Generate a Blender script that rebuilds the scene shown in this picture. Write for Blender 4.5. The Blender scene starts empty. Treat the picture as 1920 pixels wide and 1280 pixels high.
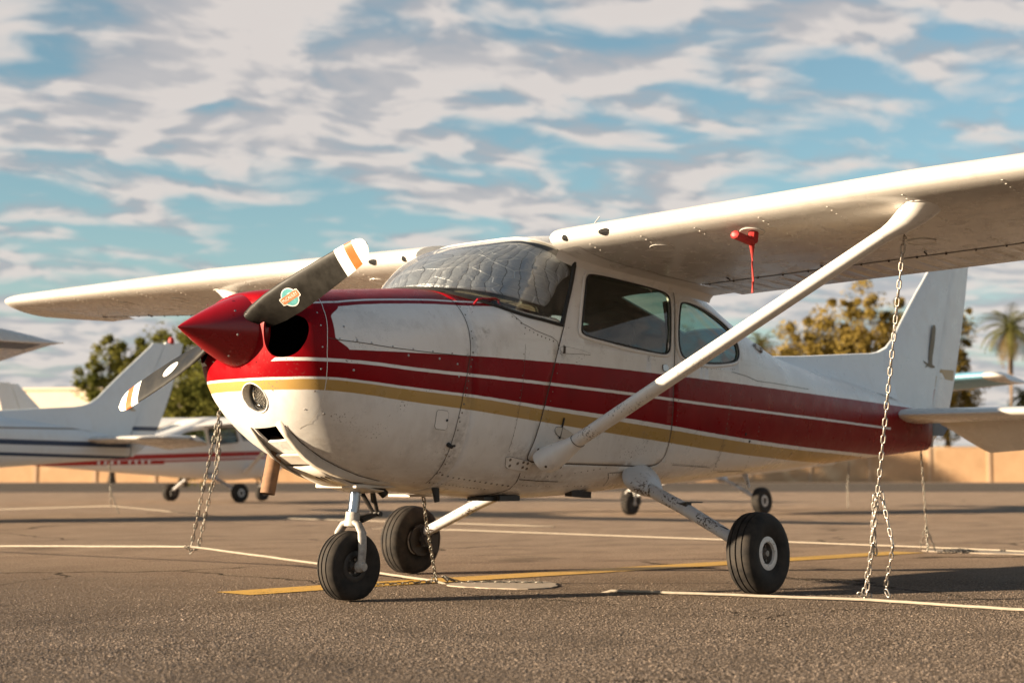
import bpy, bmesh, math, random
from mathutils import Vector, Matrix
from mathutils.bvhtree import BVHTree
from mathutils.geometry import delaunay_2d_cdt
R = math.radians
random.seed(7)
scene = bpy.context.scene
COL = scene.collection

# ------------------------------------------------------------------ camera
YAW, PIT = R(41.573), R(4.906)
CAM = Vector((-5.4623, -5.7310, 0.6215))
cd = bpy.data.cameras.new('camera'); cam = bpy.data.objects.new('camera', cd); COL.objects.link(cam)
cd.sensor_width = 36.0; cd.lens = 54.52; cd.clip_start = .05; cd.clip_end = 3000
cam.location = CAM; cam.rotation_euler = (R(90) + PIT, 0, YAW - R(90))
cd.dof.use_dof = True; cd.dof.focus_distance = 7.3; cd.dof.aperture_fstop = 2.6; cd.dof.aperture_blades = 9
scene.camera = cam

# ------------------------------------------------------------------ node helpers
class NT:
    def __init__(s, tree): s.t = tree; s.n = tree.nodes; s.l = tree.links
    def put(s, sock, v):
        if hasattr(v, 'is_linked') or isinstance(v, bpy.types.NodeSocket): s.l.new(v, sock)
        elif v is not None:
            if isinstance(v, (tuple, list)) and len(v) == 3 and sock.type == 'RGBA': v = (*v, 1)
            sock.default_value = v
    def node(s, typ, outs=0, props=None, **ins):
        n = s.n.new(typ)
        for k, v in (props or {}).items(): setattr(n, k, v)
        for k, v in ins.items():
            if k[0] == 'i' and k[1:].isdigit(): s.put(n.inputs[int(k[1:])], v)
            else: s.put(n.inputs[k.replace('_', ' ')], v)
        return n.outputs[outs]
    def m(s, op, a, b=None, c=None, clamp=False):
        n = s.n.new('ShaderNodeMath'); n.operation = op; n.use_clamp = clamp
        for i, v in enumerate((a, b, c)):
            if v is not None: s.put(n.inputs[i], v)
        return n.outputs[0]
    def mr(s, v, a, b, c=0., d=1., smooth=False):
        n = s.n.new('ShaderNodeMapRange'); n.clamp = True
        if smooth: n.interpolation_type = 'SMOOTHSTEP'
        for i, q in enumerate((v, a, b, c, d)): s.put(n.inputs[i], q)
        return n.outputs[0]
    def mix(s, f, a, b, mode='MIX'):
        n = s.n.new('ShaderNodeMix'); n.data_type = 'RGBA'; n.blend_type = mode
        s.put(n.inputs[0], f); s.put(n.inputs[6], a); s.put(n.inputs[7], b); return n.outputs[2]
    def noise(s, vec, scale, detail=4, rough=.55, dist=0., out=0):
        return s.node('ShaderNodeTexNoise', out, Vector=vec, Scale=scale, Detail=detail, Roughness=rough, Distortion=dist)
    def vmul(s, v, t):
        n = s.n.new('ShaderNodeVectorMath'); n.operation = 'MULTIPLY'; s.put(n.inputs[0], v); n.inputs[1].default_value = t; return n.outputs[0]
    def vadd(s, v, t):
        n = s.n.new('ShaderNodeVectorMath'); n.operation = 'ADD'; s.put(n.inputs[0], v); s.put(n.inputs[1], t); return n.outputs[0]
    def curve(s, v, pts, x0, x1, z1=2.5, lin=False):
        f = s.m('DIVIDE', s.m('SUBTRACT', v, x0), x1 - x0)
        n = s.n.new('ShaderNodeFloatCurve'); c = n.mapping.curves[0]; n.mapping.extend = 'HORIZONTAL'
        P = [((x - x0) / (x1 - x0), z / z1) for x, z in pts]
        while len(c.points) < len(P): c.points.new(.5, .5)
        for p, q in zip(c.points, P):
            p.location = q
            if lin: p.handle_type = 'VECTOR'
        n.mapping.update(); s.put(n.inputs['Value'], f)
        return s.m('MULTIPLY', n.outputs[0], z1)

def material(name):
    m = bpy.data.materials.new(name); m.use_nodes = True
    nt = NT(m.node_tree); nt.n.clear()
    out = nt.n.new('ShaderNodeOutputMaterial'); return m, nt, out
def finish(nt, out, color, rough=.5, metal=0., bump=None, bstr=.2, bdist=.01, spec=.5, coat=0., extra=None):
    b = nt.n.new('ShaderNodeBsdfPrincipled')
    nt.put(b.inputs['Base Color'], color); nt.put(b.inputs['Roughness'], rough); nt.put(b.inputs['Metallic'], metal)
    nt.put(b.inputs['Specular IOR Level'], spec); nt.put(b.inputs['Coat Weight'], coat); b.inputs['Coat Roughness'].default_value = .12
    for k, v in (extra or {}).items(): nt.put(b.inputs[k], v)
    if bump is not None:
        bn = nt.n.new('ShaderNodeBump'); bn.inputs['Strength'].default_value = bstr; bn.inputs['Distance'].default_value = bdist
        nt.put(bn.inputs['Height'], bump); nt.l.new(bn.outputs[0], b.inputs['Normal'])
    nt.l.new(b.outputs[0], out.inputs[0]); return b
def objco(nt): return nt.node('ShaderNodeTexCoord', 3)

# ------------------------------------------------------------------ world, sun
SUN_AZ, SUN_EL = R(150.0), R(11.3)          # direction towards the sun: azimuth from +x, counter-clockwise
EXPOSURE = 1.85
world = bpy.data.worlds.new('World'); scene.world = world; world.use_nodes = True
def build_world():
    nt = NT(world.node_tree); nt.n.clear()
    out = nt.n.new('ShaderNodeOutputWorld')
    sky = nt.n.new('ShaderNodeTexSky'); sky.sky_type = 'NISHITA'; sky.sun_disc = False
    sky.sun_elevation = SUN_EL; sky.sun_rotation = R(90) - SUN_AZ; sky.altitude = 400; sky.air_density = 1.0; sky.dust_density = .6; sky.ozone_density = 2.0
    skyc = nt.mix(1.0, sky.outputs[0], (.98, 1.02, .88), 'MULTIPLY')
    co = nt.node('ShaderNodeTexCoord', 0)
    sep = nt.n.new('ShaderNodeSeparateXYZ'); nt.l.new(co, sep.inputs[0])
    x, y, z = sep.outputs
    # cloud layer: direction projected on a plane overhead, turned so that u runs across the view
    zz = nt.m('ADD', nt.m('MAXIMUM', z, 0.0), .17)
    d = nt.m('ADD', nt.m('MULTIPLY', x, math.cos(YAW)), nt.m('MULTIPLY', y, math.sin(YAW)))
    r = nt.m('SUBTRACT', nt.m('MULTIPLY', x, math.sin(YAW)), nt.m('MULTIPLY', y, math.cos(YAW)))
    u = nt.m('DIVIDE', r, zz); v = nt.m('DIVIDE', d, zz)
    cmb = nt.n.new('ShaderNodeCombineXYZ'); nt.l.new(u, cmb.inputs[0]); nt.l.new(v, cmb.inputs[1])
    P = cmb.outputs[0]
    big = nt.noise(nt.vadd(nt.vmul(P, (1.0, .85, 1)), (3.1, 1.7, 0)), 1.25, 3, .5)
    warp = nt.node('ShaderNodeTexNoise', 1, Vector=P, Scale=3.0, Detail=3)
    Pw = nt.vadd(P, nt.vmul(nt.vadd(warp, (-.5, -.5, -.5)), (.22, .22, 0)))
    rot = nt.n.new('ShaderNodeVectorRotate'); rot.rotation_type = 'Z_AXIS'; rot.inputs['Angle'].default_value = R(-24); nt.l.new(Pw, rot.inputs['Vector'])
    Pr = nt.vmul(rot.outputs[0], (1.0, 1.35, 1))
    puff = nt.noise(Pr, 5.2, 6, .49)
    puff2 = nt.noise(nt.vadd(Pr, (.045, .03, 0)), 5.2, 6, .49)
    dens = nt.m('ADD', nt.m('MULTIPLY', big, .85), nt.m('MULTIPLY', puff, 1.0))
    for hu, hv, a, b, k in ((0.48, 2.22, 0.08, 0.08, 0.17), (-0.69, 2.19, 0.09, 0.08, 0.18), (-0.50, 2.06, 0.08, 0.06, 0.12), (-0.78, 2.67, 0.24, 0.11, 0.15), (-0.32, 2.99, 0.34, 0.11, 0.12), (0.71, 2.25, 0.06, 0.07, 0.10), (-0.10, 2.72, 0.19, 0.06, 0.07), (-0.45, 2.40, 0.07, 0.05, 0.10), (-0.80, 3.05, 0.31, 0.05, 0.08), (0.25, 2.08, 0.14, 0.04, -0.06), (-0.20, 2.24, 0.24, 0.12, -0.06)):
        g = nt.m('ADD', nt.m('POWER', nt.m('ABSOLUTE', nt.m('DIVIDE', nt.m('SUBTRACT', u, hu), a)), 2.), nt.m('POWER', nt.m('ABSOLUTE', nt.m('DIVIDE', nt.m('SUBTRACT', v, hv), b)), 2.))
        dens = nt.m('SUBTRACT', dens, nt.m('MULTIPLY', nt.m('EXPONENT', nt.m('MULTIPLY', g, -1.)), k))
    cov = nt.m('MULTIPLY', nt.mr(dens, .745, 1.0, 0, 1, True), nt.mr(z, .30, .75, 1., .12, True))
    lit = nt.mr(nt.m('SUBTRACT', puff, puff2), -.05, .05)
    thick = nt.mr(dens, .88, 1.12, 0, 1, True)
    ccol = nt.mix(lit, (2.35, 2.40, 2.58), (4.2, 3.85, 3.62))
    ccol = nt.mix(nt.m('MULTIPLY', thick, .40), ccol, (4.0, 3.62, 3.42))
    haze = nt.mr(z, .0, .17, .68, 0.0, True)
    base = nt.mix(haze, skyc, (2.6, 2.58, 2.74))
    col = nt.mix(nt.m('MULTIPLY', cov, .92), base, ccol)
    bg = nt.n.new('ShaderNodeBackground'); nt.l.new(col, bg.inputs[0]); bg.inputs[1].default_value = .05
    nt.l.new(bg.outputs[0], out.inputs[0])
build_world()
sd = bpy.data.lights.new('sun', 'SUN'); sun = bpy.data.objects.new('sun', sd); COL.objects.link(sun)
sd.energy = 5.0; sd.angle = R(.6); sd.color = (1.0, .80, .56)
sv = Vector((math.cos(SUN_EL) * math.cos(SUN_AZ), math.cos(SUN_EL) * math.sin(SUN_AZ), math.sin(SUN_EL)))
sun.rotation_euler = sv.to_track_quat('Z', 'Y').to_euler(); sun.location = sv * 60
vs = scene.view_settings; vs.view_transform = 'Standard'; vs.look = 'None'; vs.exposure = EXPOSURE; vs.gamma = 1.0; vs.use_curve_mapping = False
scene.cycles.max_bounces = 6; scene.cycles.diffuse_bounces = 3; scene.cycles.glossy_bounces = 3; scene.cycles.transparent_max_bounces = 16

# ------------------------------------------------------------------ mesh helpers
def tag(o, label=None, cat=None, group=None, kind=None):
    if label: o['label'] = label
    if cat: o['category'] = cat
    if group: o['group'] = group
    if kind: o['kind'] = kind
    return o
def empty(name, loc=(0, 0, 0), rz=0., **t):
    o = bpy.data.objects.new(name, None); COL.objects.link(o); o.location = loc; o.rotation_euler = (0, 0, rz); o.empty_display_size = .2
    return tag(o, **t)
def link(name, me, mat=None, parent=None):
    o = bpy.data.objects.new(name, me); COL.objects.link(o)
    if mat:
        for mm in (mat if isinstance(mat, (list, tuple)) else (mat,)): me.materials.append(mm)
    if parent: o.parent = parent
    return o
class MB:
    """collects shapes of one mesh object"""
    def __init__(s): s.v = []; s.f = []; s.mi = []
    def add(s, v, f, mi=0):
        o = len(s.v); s.v += [tuple(p) for p in v]; s.f += [tuple(i + o for i in q) for q in f]; s.mi += [mi] * len(f); return s
    def box(s, c, size, M=None, mi=0):
        hx, hy, hz = (k / 2 for k in size); c = Vector(c)
        v = [Vector((sx * hx, sy * hy, sz * hz)) for sz in (-1, 1) for sx, sy in ((-1, -1), (1, -1), (1, 1), (-1, 1))]
        if M is not None: v = [M @ p for p in v]
        return s.add([p + c for p in v], [(3, 2, 1, 0), (4, 5, 6, 7), (0, 1, 5, 4), (1, 2, 6, 5), (2, 3, 7, 6), (3, 0, 4, 7)], mi)
    def tube(s, pts, rad, n=10, flat=1., upv=(0, 0, 1), cap=True, mi=0, closed=False):
        pts = [Vector(p) for p in pts]; k = len(pts)
        if not isinstance(rad, (list, tuple)): rad = [rad] * k
        rings = []; V = []
        for i, p in enumerate(pts):
            if closed: t = pts[(i + 1) % k] - pts[i - 1]
            else: t = pts[min(i + 1, k - 1)] - pts[max(i - 1, 0)]
            t.normalize(); u = Vector(upv); u = u - t * u.dot(t)
            if u.length < 1e-4: u = Vector((1, 0, 0)) - t * t.x
            u.normalize(); w = t.cross(u)
            for j in range(n):
                a = 2 * math.pi * j / n; V.append(p + (w * math.cos(a) * rad[i] + u * math.sin(a) * rad[i] * flat))
        Fc = []
        for i in range(k if closed else k - 1):
            i2 = (i + 1) % k
            for j in range(n): Fc.append((i * n + j, i * n + (j + 1) % n, i2 * n + (j + 1) % n, i2 * n + j))
        if cap and not closed: Fc += [tuple(reversed(range(n))), tuple((k - 1) * n + j for j in range(n))]
        return s.add(V, Fc, mi)
    def lathe(s, prof, M=None, n=32, mi=0, close=False):
        """prof: (r, h) pairs about local z"""
        M = M or Matrix.Identity(4); V = []; Fc = []; k = len(prof)
        for r, h in prof:
            for j in range(n):
                a = 2 * math.pi * j / n; V.append(M @ Vector((r * math.cos(a), r * math.sin(a), h)))
        for i in range(k - 1 if not close else k):
            i2 = (i + 1) % k
            for j in range(n): Fc.append((i * n + j, i * n + (j + 1) % n, i2 * n + (j + 1) % n, i2 * n + j))
        return s.add(V, Fc, mi)
    def prism(s, poly, h, M=None, mi=0):
        M = M or Matrix.Identity(4); k = len(poly)
        V = [M @ Vector((x, y, 0)) for x, y in poly] + [M @ Vector((x, y, h)) for x, y in poly]
        return s.add(V, [tuple(reversed(range(k))), tuple(range(k, 2 * k))] + [(i, (i + 1) % k, k + (i + 1) % k, k + i) for i in range(k)], mi)
    def grid(s, rows, mi=0, wrap=False):
        n = len(rows[0]); V = [p for r_ in rows for p in r_]; Fc = []
        for i in range(len(rows) - 1):
            for j in range(n if wrap else n - 1):
                j2 = (j + 1) % n; Fc.append((i * n + j, i * n + j2, (i + 1) * n + j2, (i + 1) * n + j))
        return s.add(V, Fc, mi)
    def mesh(s, name, smooth=True, merge=0., recalc=True, sharp=40):
        me = bpy.data.meshes.new(name); me.from_pydata([tuple(p) for p in s.v], [], s.f)
        me.polygons.foreach_set('material_index', s.mi)
        bm = bmesh.new(); bm.from_mesh(me)
        if merge: bmesh.ops.remove_doubles(bm, verts=bm.verts, dist=merge)
        if recalc: bmesh.ops.recalc_face_normals(bm, faces=bm.faces)
        bm.to_mesh(me); bm.free()
        if smooth:
            me.polygons.foreach_set('use_smooth', [True] * len(me.polygons))
            if sharp: me.set_sharp_from_angle(angle=R(sharp))
        me.update(); return me
    def build(s, name, mat, parent=None, **k):
        return link(name, s.mesh(name, **k), mat, parent)
def solid(o, th, offset=-1., inner=None):
    if inner is not None: o.data.materials.append(inner)
    md = o.modifiers.new('solid', 'SOLIDIFY'); md.thickness = th; md.offset = offset
    if inner is not None: md.material_offset = 1
    return o
def bevel(o, w, seg=2, ang=35):
    md = o.modifiers.new('bevel', 'BEVEL'); md.width = w; md.segments = seg; md.limit_method = 'ANGLE'; md.angle_limit = R(ang); return o
def interp(tab, x):
    """monotone-ish cubic (Catmull-Rom) interpolation of a sorted (x, value...) table"""
    n = len(tab)
    if x <= tab[0][0]: return tab[0][1]
    if x >= tab[-1][0]: return tab[-1][1]
    for i in range(n - 1):
        if x <= tab[i + 1][0]: break
    x0, y0 = tab[i]; x1, y1 = tab[i + 1]; h = x1 - x0; t = (x - x0) / h
    s = (y1 - y0) / h
    def slope(k):
        if k <= 0 or k >= n - 1: return None
        a = (tab[k][1] - tab[k - 1][1]) / (tab[k][0] - tab[k - 1][0]); b = (tab[k + 1][1] - tab[k][1]) / (tab[k + 1][0] - tab[k][0])
        return 0. if a * b <= 0 else 2 * a * b / (a + b)
    m0 = slope(i); m1 = slope(i + 1)
    m0 = s if m0 is None else m0; m1 = s if m1 is None else m1
    return (2*t**3-3*t*t+1)*y0 + (t**3-2*t*t+t)*h*m0 + (-2*t**3+3*t*t)*y1 + (t**3-t*t)*h*m1
def lerp(a, b, t): return a + (b - a) * t
def smooth_poly(pts, n=3, closed=True):
    """corner cutting (Chaikin)"""
    for _ in range(n):
        q = []; k = len(pts)
        for i in range(k if closed else k - 1):
            a, b = pts[i], pts[(i + 1) % k]
            q += [tuple(lerp(a[c], b[c], .25) for c in range(len(a))), tuple(lerp(a[c], b[c], .75) for c in range(len(a)))]
        pts = q if closed else [pts[0]] + q + [pts[-1]]
    return pts
def resample(pts, step):
    out = [Vector(pts[0])]; 
    for a, b in zip(pts[:-1], pts[1:]):
        a = Vector(a); b = Vector(b); k = max(1, int((b - a).length / step))
        for i in range(1, k + 1): out.append(a.lerp(b, i / k))
    return out

# ------------------------------------------------------------------ airframe surface (aircraft axes: x aft from the firewall, -y is the left wing, z up)
T_HW = [(-.935,.20),(-.925,.275),(-.90,.322),(-.85,.376),(-.76,.428),(-.55,.475),(-.25,.50),(.118,.517),(.5,.531),(.8,.538),(1.2,.54),(1.8,.532),(2.3,.50),(2.8,.45),(3.5,.362),(4.5,.235),(5.3,.14),(5.94,.068)]
T_ZB = [(-.935,1.12),(-.925,1.05),(-.90,.985),(-.85,.90),(-.76,.81),(-.55,.685),(-.25,.582),(.118,.535),(.5,.507),(.8,.49),(1.2,.50),(1.7,.53),(2.3,.565),(3.0,.61),(3.7,.655),(4.6,.72),(5.5,.785),(5.94,.815)]
T_ZS = [(-.935,1.28),(-.90,1.25),(-.76,1.18),(-.55,1.14),(.118,1.14),(.45,1.28),(.8,1.40),(1.2,1.37),(2.0,1.34),(2.6,1.27),(3.2,1.17),(4.2,1.07),(5.94,.99)]
T_ZF = [(-.935,1.44),(-.925,1.455),(-.90,1.47),(-.85,1.483),(-.76,1.495),(-.55,1.510),(-.25,1.540),(.118,1.570),(.3,1.57),(.5,1.548),(.65,1.51),(.8,1.475),(1.0,1.45)]
T_ZR = [(.6,1.86),(.73,1.89),(1.0,1.932),(1.4,1.945),(1.85,1.90),(2.15,1.815),(2.6,1.665),(3.0,1.54),(3.4,1.44),(4.0,1.36),(4.8,1.285),(5.94,1.135)]
T_NU = [(-.935,2.3),(-.76,2.6),(.118,2.7),(.8,2.8)]
T_NR = [(.6,4.6),(.8,5.0),(1.2,6.0),(1.85,5.5),(2.3,3.5),(2.8,2.6),(3.4,2.2),(5.94,2.1)]
T_NL = [(-.935,2.0),(-.76,2.15),(-.4,2.5),(.118,2.7),(.8,3.2),(1.8,3.2),(2.6,2.9),(4.0,2.5),(5.94,2.2)]
T_TU = [(.6,.10),(1.6,.10),(2.4,.06),(3.2,.0)]
def par(x, aft):
    return (interp(T_HW, x), interp(T_ZB, x), interp(T_ZS, x), interp(T_ZR if aft else T_ZF, x), interp(T_NR if aft else T_NU, x), interp(T_NL, x), interp(T_TU, x) if aft else 0.)
def Y(x, z, aft=True):
    hw, zb, zs, zt, nu, nl, tu = par(x, aft)
    if z >= zs:
        k = min(1., (z - zs) / (zt - zs)); return hw * (1 - k ** nu) ** (1 / nu) * (1 - tu * k)
    k = min(1., (zs - z) / (zs - zb)); return hw * (1 - k ** nl) ** (1 / nl)
def sect(x, q, aft):
    """q in [-1,1]: keel .. widest line .. top; returns y, z (y >= 0)"""
    hw, zb, zs, zt, nu, nl, tu = par(x, aft); th = q * math.pi / 2
    c, s = max(0., math.cos(th)), abs(math.sin(th))
    if q >= 0:
        k = s ** (2 / nu); return hw * c ** (2 / nu) * (1 - tu * k), zs + (zt - zs) * k
    return hw * c ** (2 / nl), zs - (zs - zb) * s ** (2 / nl)
def q_of(x, z, aft=True):
    hw, zb, zs, zt, nu, nl, tu = par(x, aft)
    if z >= zs: return math.asin(min(1., ((z - zs) / (zt - zs))) ** (nu / 2)) / (math.pi / 2)
    return -math.asin(min(1., ((zs - z) / (zs - zb))) ** (nl / 2)) / (math.pi / 2)
def surf(x, z, side=-1, off=0., aft=None):
    if aft is None: aft = x > .77
    e = .004; p = Vector((x, side * Y(x, z, aft), z))
    tx = Vector((2 * e, side * (Y(x + e, z, aft) - Y(x - e, z, aft)), 0)); tz = Vector((0, side * (Y(x, z + e, aft) - Y(x, z - e, aft)), 2 * e))
    n = tx.cross(tz).normalized()
    if n.y * side < 0: n = -n
    return p + n * off, n
XP0 = .784
def post_x(z):                                    # front edge of the cabin side, along the door post
    if z <= 1.77: return XP0 + (z - 1.397) * .462
    return .957 - .21 * min(1., (z - 1.77) / .14) ** 1.3
def pip(poly, x, y):
    c = False; k = len(poly)
    for i in range(k):
        x1, y1 = poly[i][0], poly[i][1]; x2, y2 = poly[(i + 1) % k][0], poly[(i + 1) % k][1]
        if (y1 > y) != (y2 > y) and x < (x2 - x1) * (y - y1) / (y2 - y1) + x1: c = not c
    return c

# outlines on the cabin side, (x, z)
WIN1 = [(1.068,1.707),(1.369,1.692),(1.711,1.672),(1.787,1.656),(1.804,1.612),(1.763,1.351),(1.744,1.316),(1.686,1.302),(1.321,1.333),(.993,1.358),(.952,1.377),(.953,1.409),(1.016,1.623),(1.035,1.681)]
WIN2 = [(1.940,1.630),(2.170,1.606),(2.385,1.557),(2.515,1.501),(2.568,1.421),(2.572,1.348),(2.51,1.302),(2.205,1.280),(1.92,1.283),(1.856,1.335),(1.860,1.434),(1.902,1.594)]
DOOR = [(1.0,1.772),(1.30,1.757),(1.62,1.738),(1.79,1.722),(1.848,1.69),(1.853,1.62),(1.815,1.40),(1.797,1.2),(1.80,1.0),(1.818,.80),(1.815,.70),(1.74,.669),(1.564,.671),(1.207,.675),(.956,.68),(.66,.685),(.600,.703),(.622,.785),(.661,.978),(.748,1.26),(.853,1.522),(.932,1.688),(.965,1.755)]
def outline(poly, n=2): return smooth_poly(poly, n)
E1, E2, ED = outline(WIN1), outline(WIN2), outline(DOOR, 2)
QLOW, QTOP, XA, XB = -.62, .80, .45, 2.90

def xs_between(a, b, step):
    k = max(1, round((b - a) / step)); return [a + (b - a) * i / k for i in range(k + 1)]
COWL_X = [-.935,-.931,-.925,-.915,-.90,-.88,-.85,-.81,-.76,-.70,-.63,-.55] + xs_between(-.45, .118, .07)
def build_skin():
    """returns dict of (verts, faces) for the LEFT half: body, door, win1, win2, rear"""
    out = {k: MB() for k in ('body', 'door', 'win1', 'win2', 'rear')}
    body = out['body']
    QL = [-1 + .04 * i for i in range(int((1 + QLOW) / .04 + .5) + 1)]; QL[-1] = QLOW
    QM = [QLOW + (0 - QLOW) * i / 16 for i in range(17)]; QU = [i / 20 * QTOP for i in range(21)]; QT = [QTOP + (1 - QTOP) * i / 8 for i in range(9)]
    def P(x, q, aft): y, z = sect(x, q, aft); return (x, -y, z)
    xf = xs_between(.118, XA, .055); xm = xs_between(XA, XB, .06); xa = xs_between(XB, 5.94, .095)
    body.grid([[P(x, q, False) for q in QL] for x in xf + xm[1:]])
    body.grid([[P(x, q, False) for q in QM] for x in xf])
    xd = xf + xs_between(XA, XP0, .058)[1:]
    body.grid([[P(x, q, False) for q in [i / 20 for i in range(21)]] for x in xd])                  # deck before the windshield
    body.grid([[P(x, q, True) for q in QL + QM[1:] + QU[1:] + QT[1:]] for x in xa])                  # tail cone
    # roof strip and the rear window in it
    def XF(q): return post_x(sect(.95, q, True)[1]) if q > 0 else XP0
    rows = []
    ks = 40
    for i in range(ks + 1): rows.append([P(lerp(XF(q), XB, i / ks), q, True) for q in QT])
    xmid = [lerp(XF(.9), XB, (i + .5) / ks) for i in range(ks)]
    body.grid([r_ for r_, x in zip(rows, [lerp(XF(.9), XB, i / ks) for i in range(ks + 1)]) if x <= 2.32])
    aftrows = [r_ for r_, x in zip(rows, [lerp(XF(.9), XB, i / ks) for i in range(ks + 1)]) if x >= 2.27]
    out['rear'].grid(aftrows)
    # side by constrained Delaunay in (x, q)
    bound = []
    for q in QU: bound.append((XF(q) if q else XP0, q))
    bound += [(lerp(XF(QTOP), XB, i / ks), QTOP) for i in range(1, ks + 1)]
    bound += [(XB, q) for q in reversed(QM + QU[1:-1])]
    bound += [(x, QLOW) for x in reversed(xm[:-1])]
    bound += [(XA, q) for q in QM[1:]]
    bound += [(x, 0.) for x in xs_between(XA, XP0, .058)[1:-1]]
    V = [Vector((x, q * 1.2)) for x, q in bound]; Ed = [(i, (i + 1) % len(bound)) for i in range(len(bound))]
    polys = {}
    for nm, poly in (('win1', E1), ('win2', E2), ('door', ED)):
        pq = []
        for x, z in poly: pq.append((x, q_of(x, z, True) * 1.2))
        o = len(V); V += [Vector(p) for p in pq]; Ed += [(o + i, o + (i + 1) % len(pq)) for i in range(len(pq))]; polys[nm] = pq
    bq = [(x, q * 1.2) for x, q in bound]
    x = XA + .03
    while x < XB:
        q = QLOW + .02
        while q < QTOP:
            if pip(bq, x, q * 1.2): V.append(Vector((x, q * 1.2)))
            q += .045
        x += .055
    vo, eo, fo = delaunay_2d_cdt(V, Ed, [], 0, 1e-5)[:3]
    P3 = []
    for p in vo:
        y, z = sect(p.x, p.y / 1.2, True); P3.append((p.x, -y, z))
    buckets = {'win1': [], 'win2': [], 'door': [], 'body': []}
    for f in fo:
        cx = sum(vo[i].x for i in f) / 3; cy = sum(vo[i].y for i in f) / 3
        if not pip(bq, cx, cy): continue
        for nm in ('win1', 'win2', 'door'):
            if pip(polys[nm], cx, cy): buckets[nm].append(f); break
        else: buckets['body'].append(f)
    for nm, fs in buckets.items():
        used = sorted({i for f in fs for i in f}); mp = {k: i for i, k in enumerate(used)}
        out[nm].add([P3[i] for i in used], [tuple(mp[i] for i in f) for f in fs])
    return out
SKIN = build_skin()
def mirror(mb):
    m = MB(); m.v = [(x, -y, z) for x, y, z in mb.v]; m.f = [tuple(reversed(f)) for f in mb.f]; m.mi = list(mb.mi); return m
def both(mb):
    m = MB(); m.add(mb.v, mb.f); k = mirror(mb); m.add(k.v, k.f); return m
def outward(me, ref=(1.5, 0, 1.1)):
    """flip a sheet whose faces look inwards"""
    bm = bmesh.new(); bm.from_mesh(me); s = 0.
    for f in bm.faces:
        c = f.calc_center_median(); s += f.normal.dot(Vector((0, c.y, c.z - interp(T_ZS, c.x)))) * f.calc_area()
    if s < 0: bmesh.ops.reverse_faces(bm, faces=bm.faces)
    bm.to_mesh(me); bm.free(); return me
def nose_rows():
    """cowling rows of full rings, front to firewall"""
    rows = []; n = 72
    for x in COWL_X:
        ring = []
        for j in range(n):
            t = 4 * j / n                                     # 0 keel, 1 left side, 2 top, 3 right side
            side = -1 if t <= 2 else 1; q = t - 1 if t <= 2 else 3 - t
            y, z = sect(x, q, False); ring.append((x, side * y, z))
        rows.append(ring)
    return rows
ZSP = 1.284                                         # propeller axis height
def evaluated(o, name):
    dg = bpy.context.evaluated_depsgraph_get(); dg.update()
    me = bpy.data.meshes.new_from_object(o.evaluated_get(dg)); me.name = name; return me
def cut(o, cutters):
    """carve closed cutter meshes out of a closed mesh object, for good"""
    for c in cutters:
        md = o.modifiers.new('cut', 'BOOLEAN'); md.operation = 'DIFFERENCE'; md.solver = 'EXACT'; md.object = c
    me = evaluated(o, o.data.name); o.modifiers.clear(); old = o.data; o.data = me
    for c in cutters: bpy.data.objects.remove(c)
    return o

# ------------------------------------------------------------------ materials
def grime(nt, co, col, amt=.25, scale=3., tint=(.36, .29, .22)):
    """soft weathering: broad stains and fine specks"""
    a = nt.noise(co, scale, 6, .62); b = nt.noise(nt.vmul(co, (1, 1, .45)), scale * 5, 5, .6)
    k = nt.m('MULTIPLY', nt.mr(a, .42, .72), nt.mr(b, .35, .7))
    return nt.mix(nt.m('MULTIPLY', k, amt), col, tint)
def chips(nt, co, col, thr=.68, scale=70., cc=(.10, .075, .06), where=None):
    n = nt.m('MULTIPLY', nt.noise(co, scale, 3, .6), nt.mr(nt.noise(co, 6., 3, .5), .3, .62, .55, 1.12))
    k = nt.mr(n, thr - .02, thr + .02)
    if where is not None: k = nt.m('MULTIPLY', k, where)
    return nt.mix(k, col, cc)
def orange_peel(nt, co): return nt.m('ADD', nt.m('MULTIPLY', nt.noise(co, 5., 2, .5), 1.), nt.m('MULTIPLY', nt.noise(co, 160., 2, .5), .02))
WHITE = (.74, .715, .68)
def mat_white(name='white_paint', col=WHITE, amt=.30, chip=None, rough=.30):
    m, nt, out = material(name); co = objco(nt)
    c = grime(nt, co, col, amt)
    if chip: c = chips(nt, co, c, chip)
    finish(nt, out, c, nt.mr(nt.noise(co, 9, 4), .3, .7, rough - .06, rough + .14), bump=orange_peel(nt, co), bstr=.25, bdist=.006); return m
def simple(name, col, rough=.5, metal=0., var=.15, scale=20., bump=0., spec=.5, coat=0.):
    m, nt, out = material(name); co = objco(nt)
    n = nt.noise(co, scale, 5, .6); c = nt.mix(nt.mr(n, .3, .7), tuple(k * (1 - var) for k in col), tuple(min(1, k * (1 + var)) for k in col))
    finish(nt, out, c, nt.mr(n, .3, .7, max(.02, rough - .08), min(1, rough + .08)), metal, bump=n if bump else None, bstr=bump, bdist=.003, spec=spec, coat=coat); return m
RED, GOLD = (.235, .0022, .0055), (.42, .255, .075)
X0, X1 = -1.0, 6.0
S_TOP = [(-1,1.192),(-.641,1.194),(-.253,1.200),(.142,1.206),(.6,1.206),(1.085,1.202),(1.469,1.195),(1.995,1.185),(2.66,1.175),(3.422,1.164),(4.851,1.147),(6,1.126)]
S_PIN = [(-1,1.145),(-.762,1.143),(-.512,1.136),(-.253,1.122),(.288,1.105),(.83,1.087),(1.484,1.063),(2.0,1.042),(2.727,1.021),(3.941,.993),(5.086,.963),(6,.94)]
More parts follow.
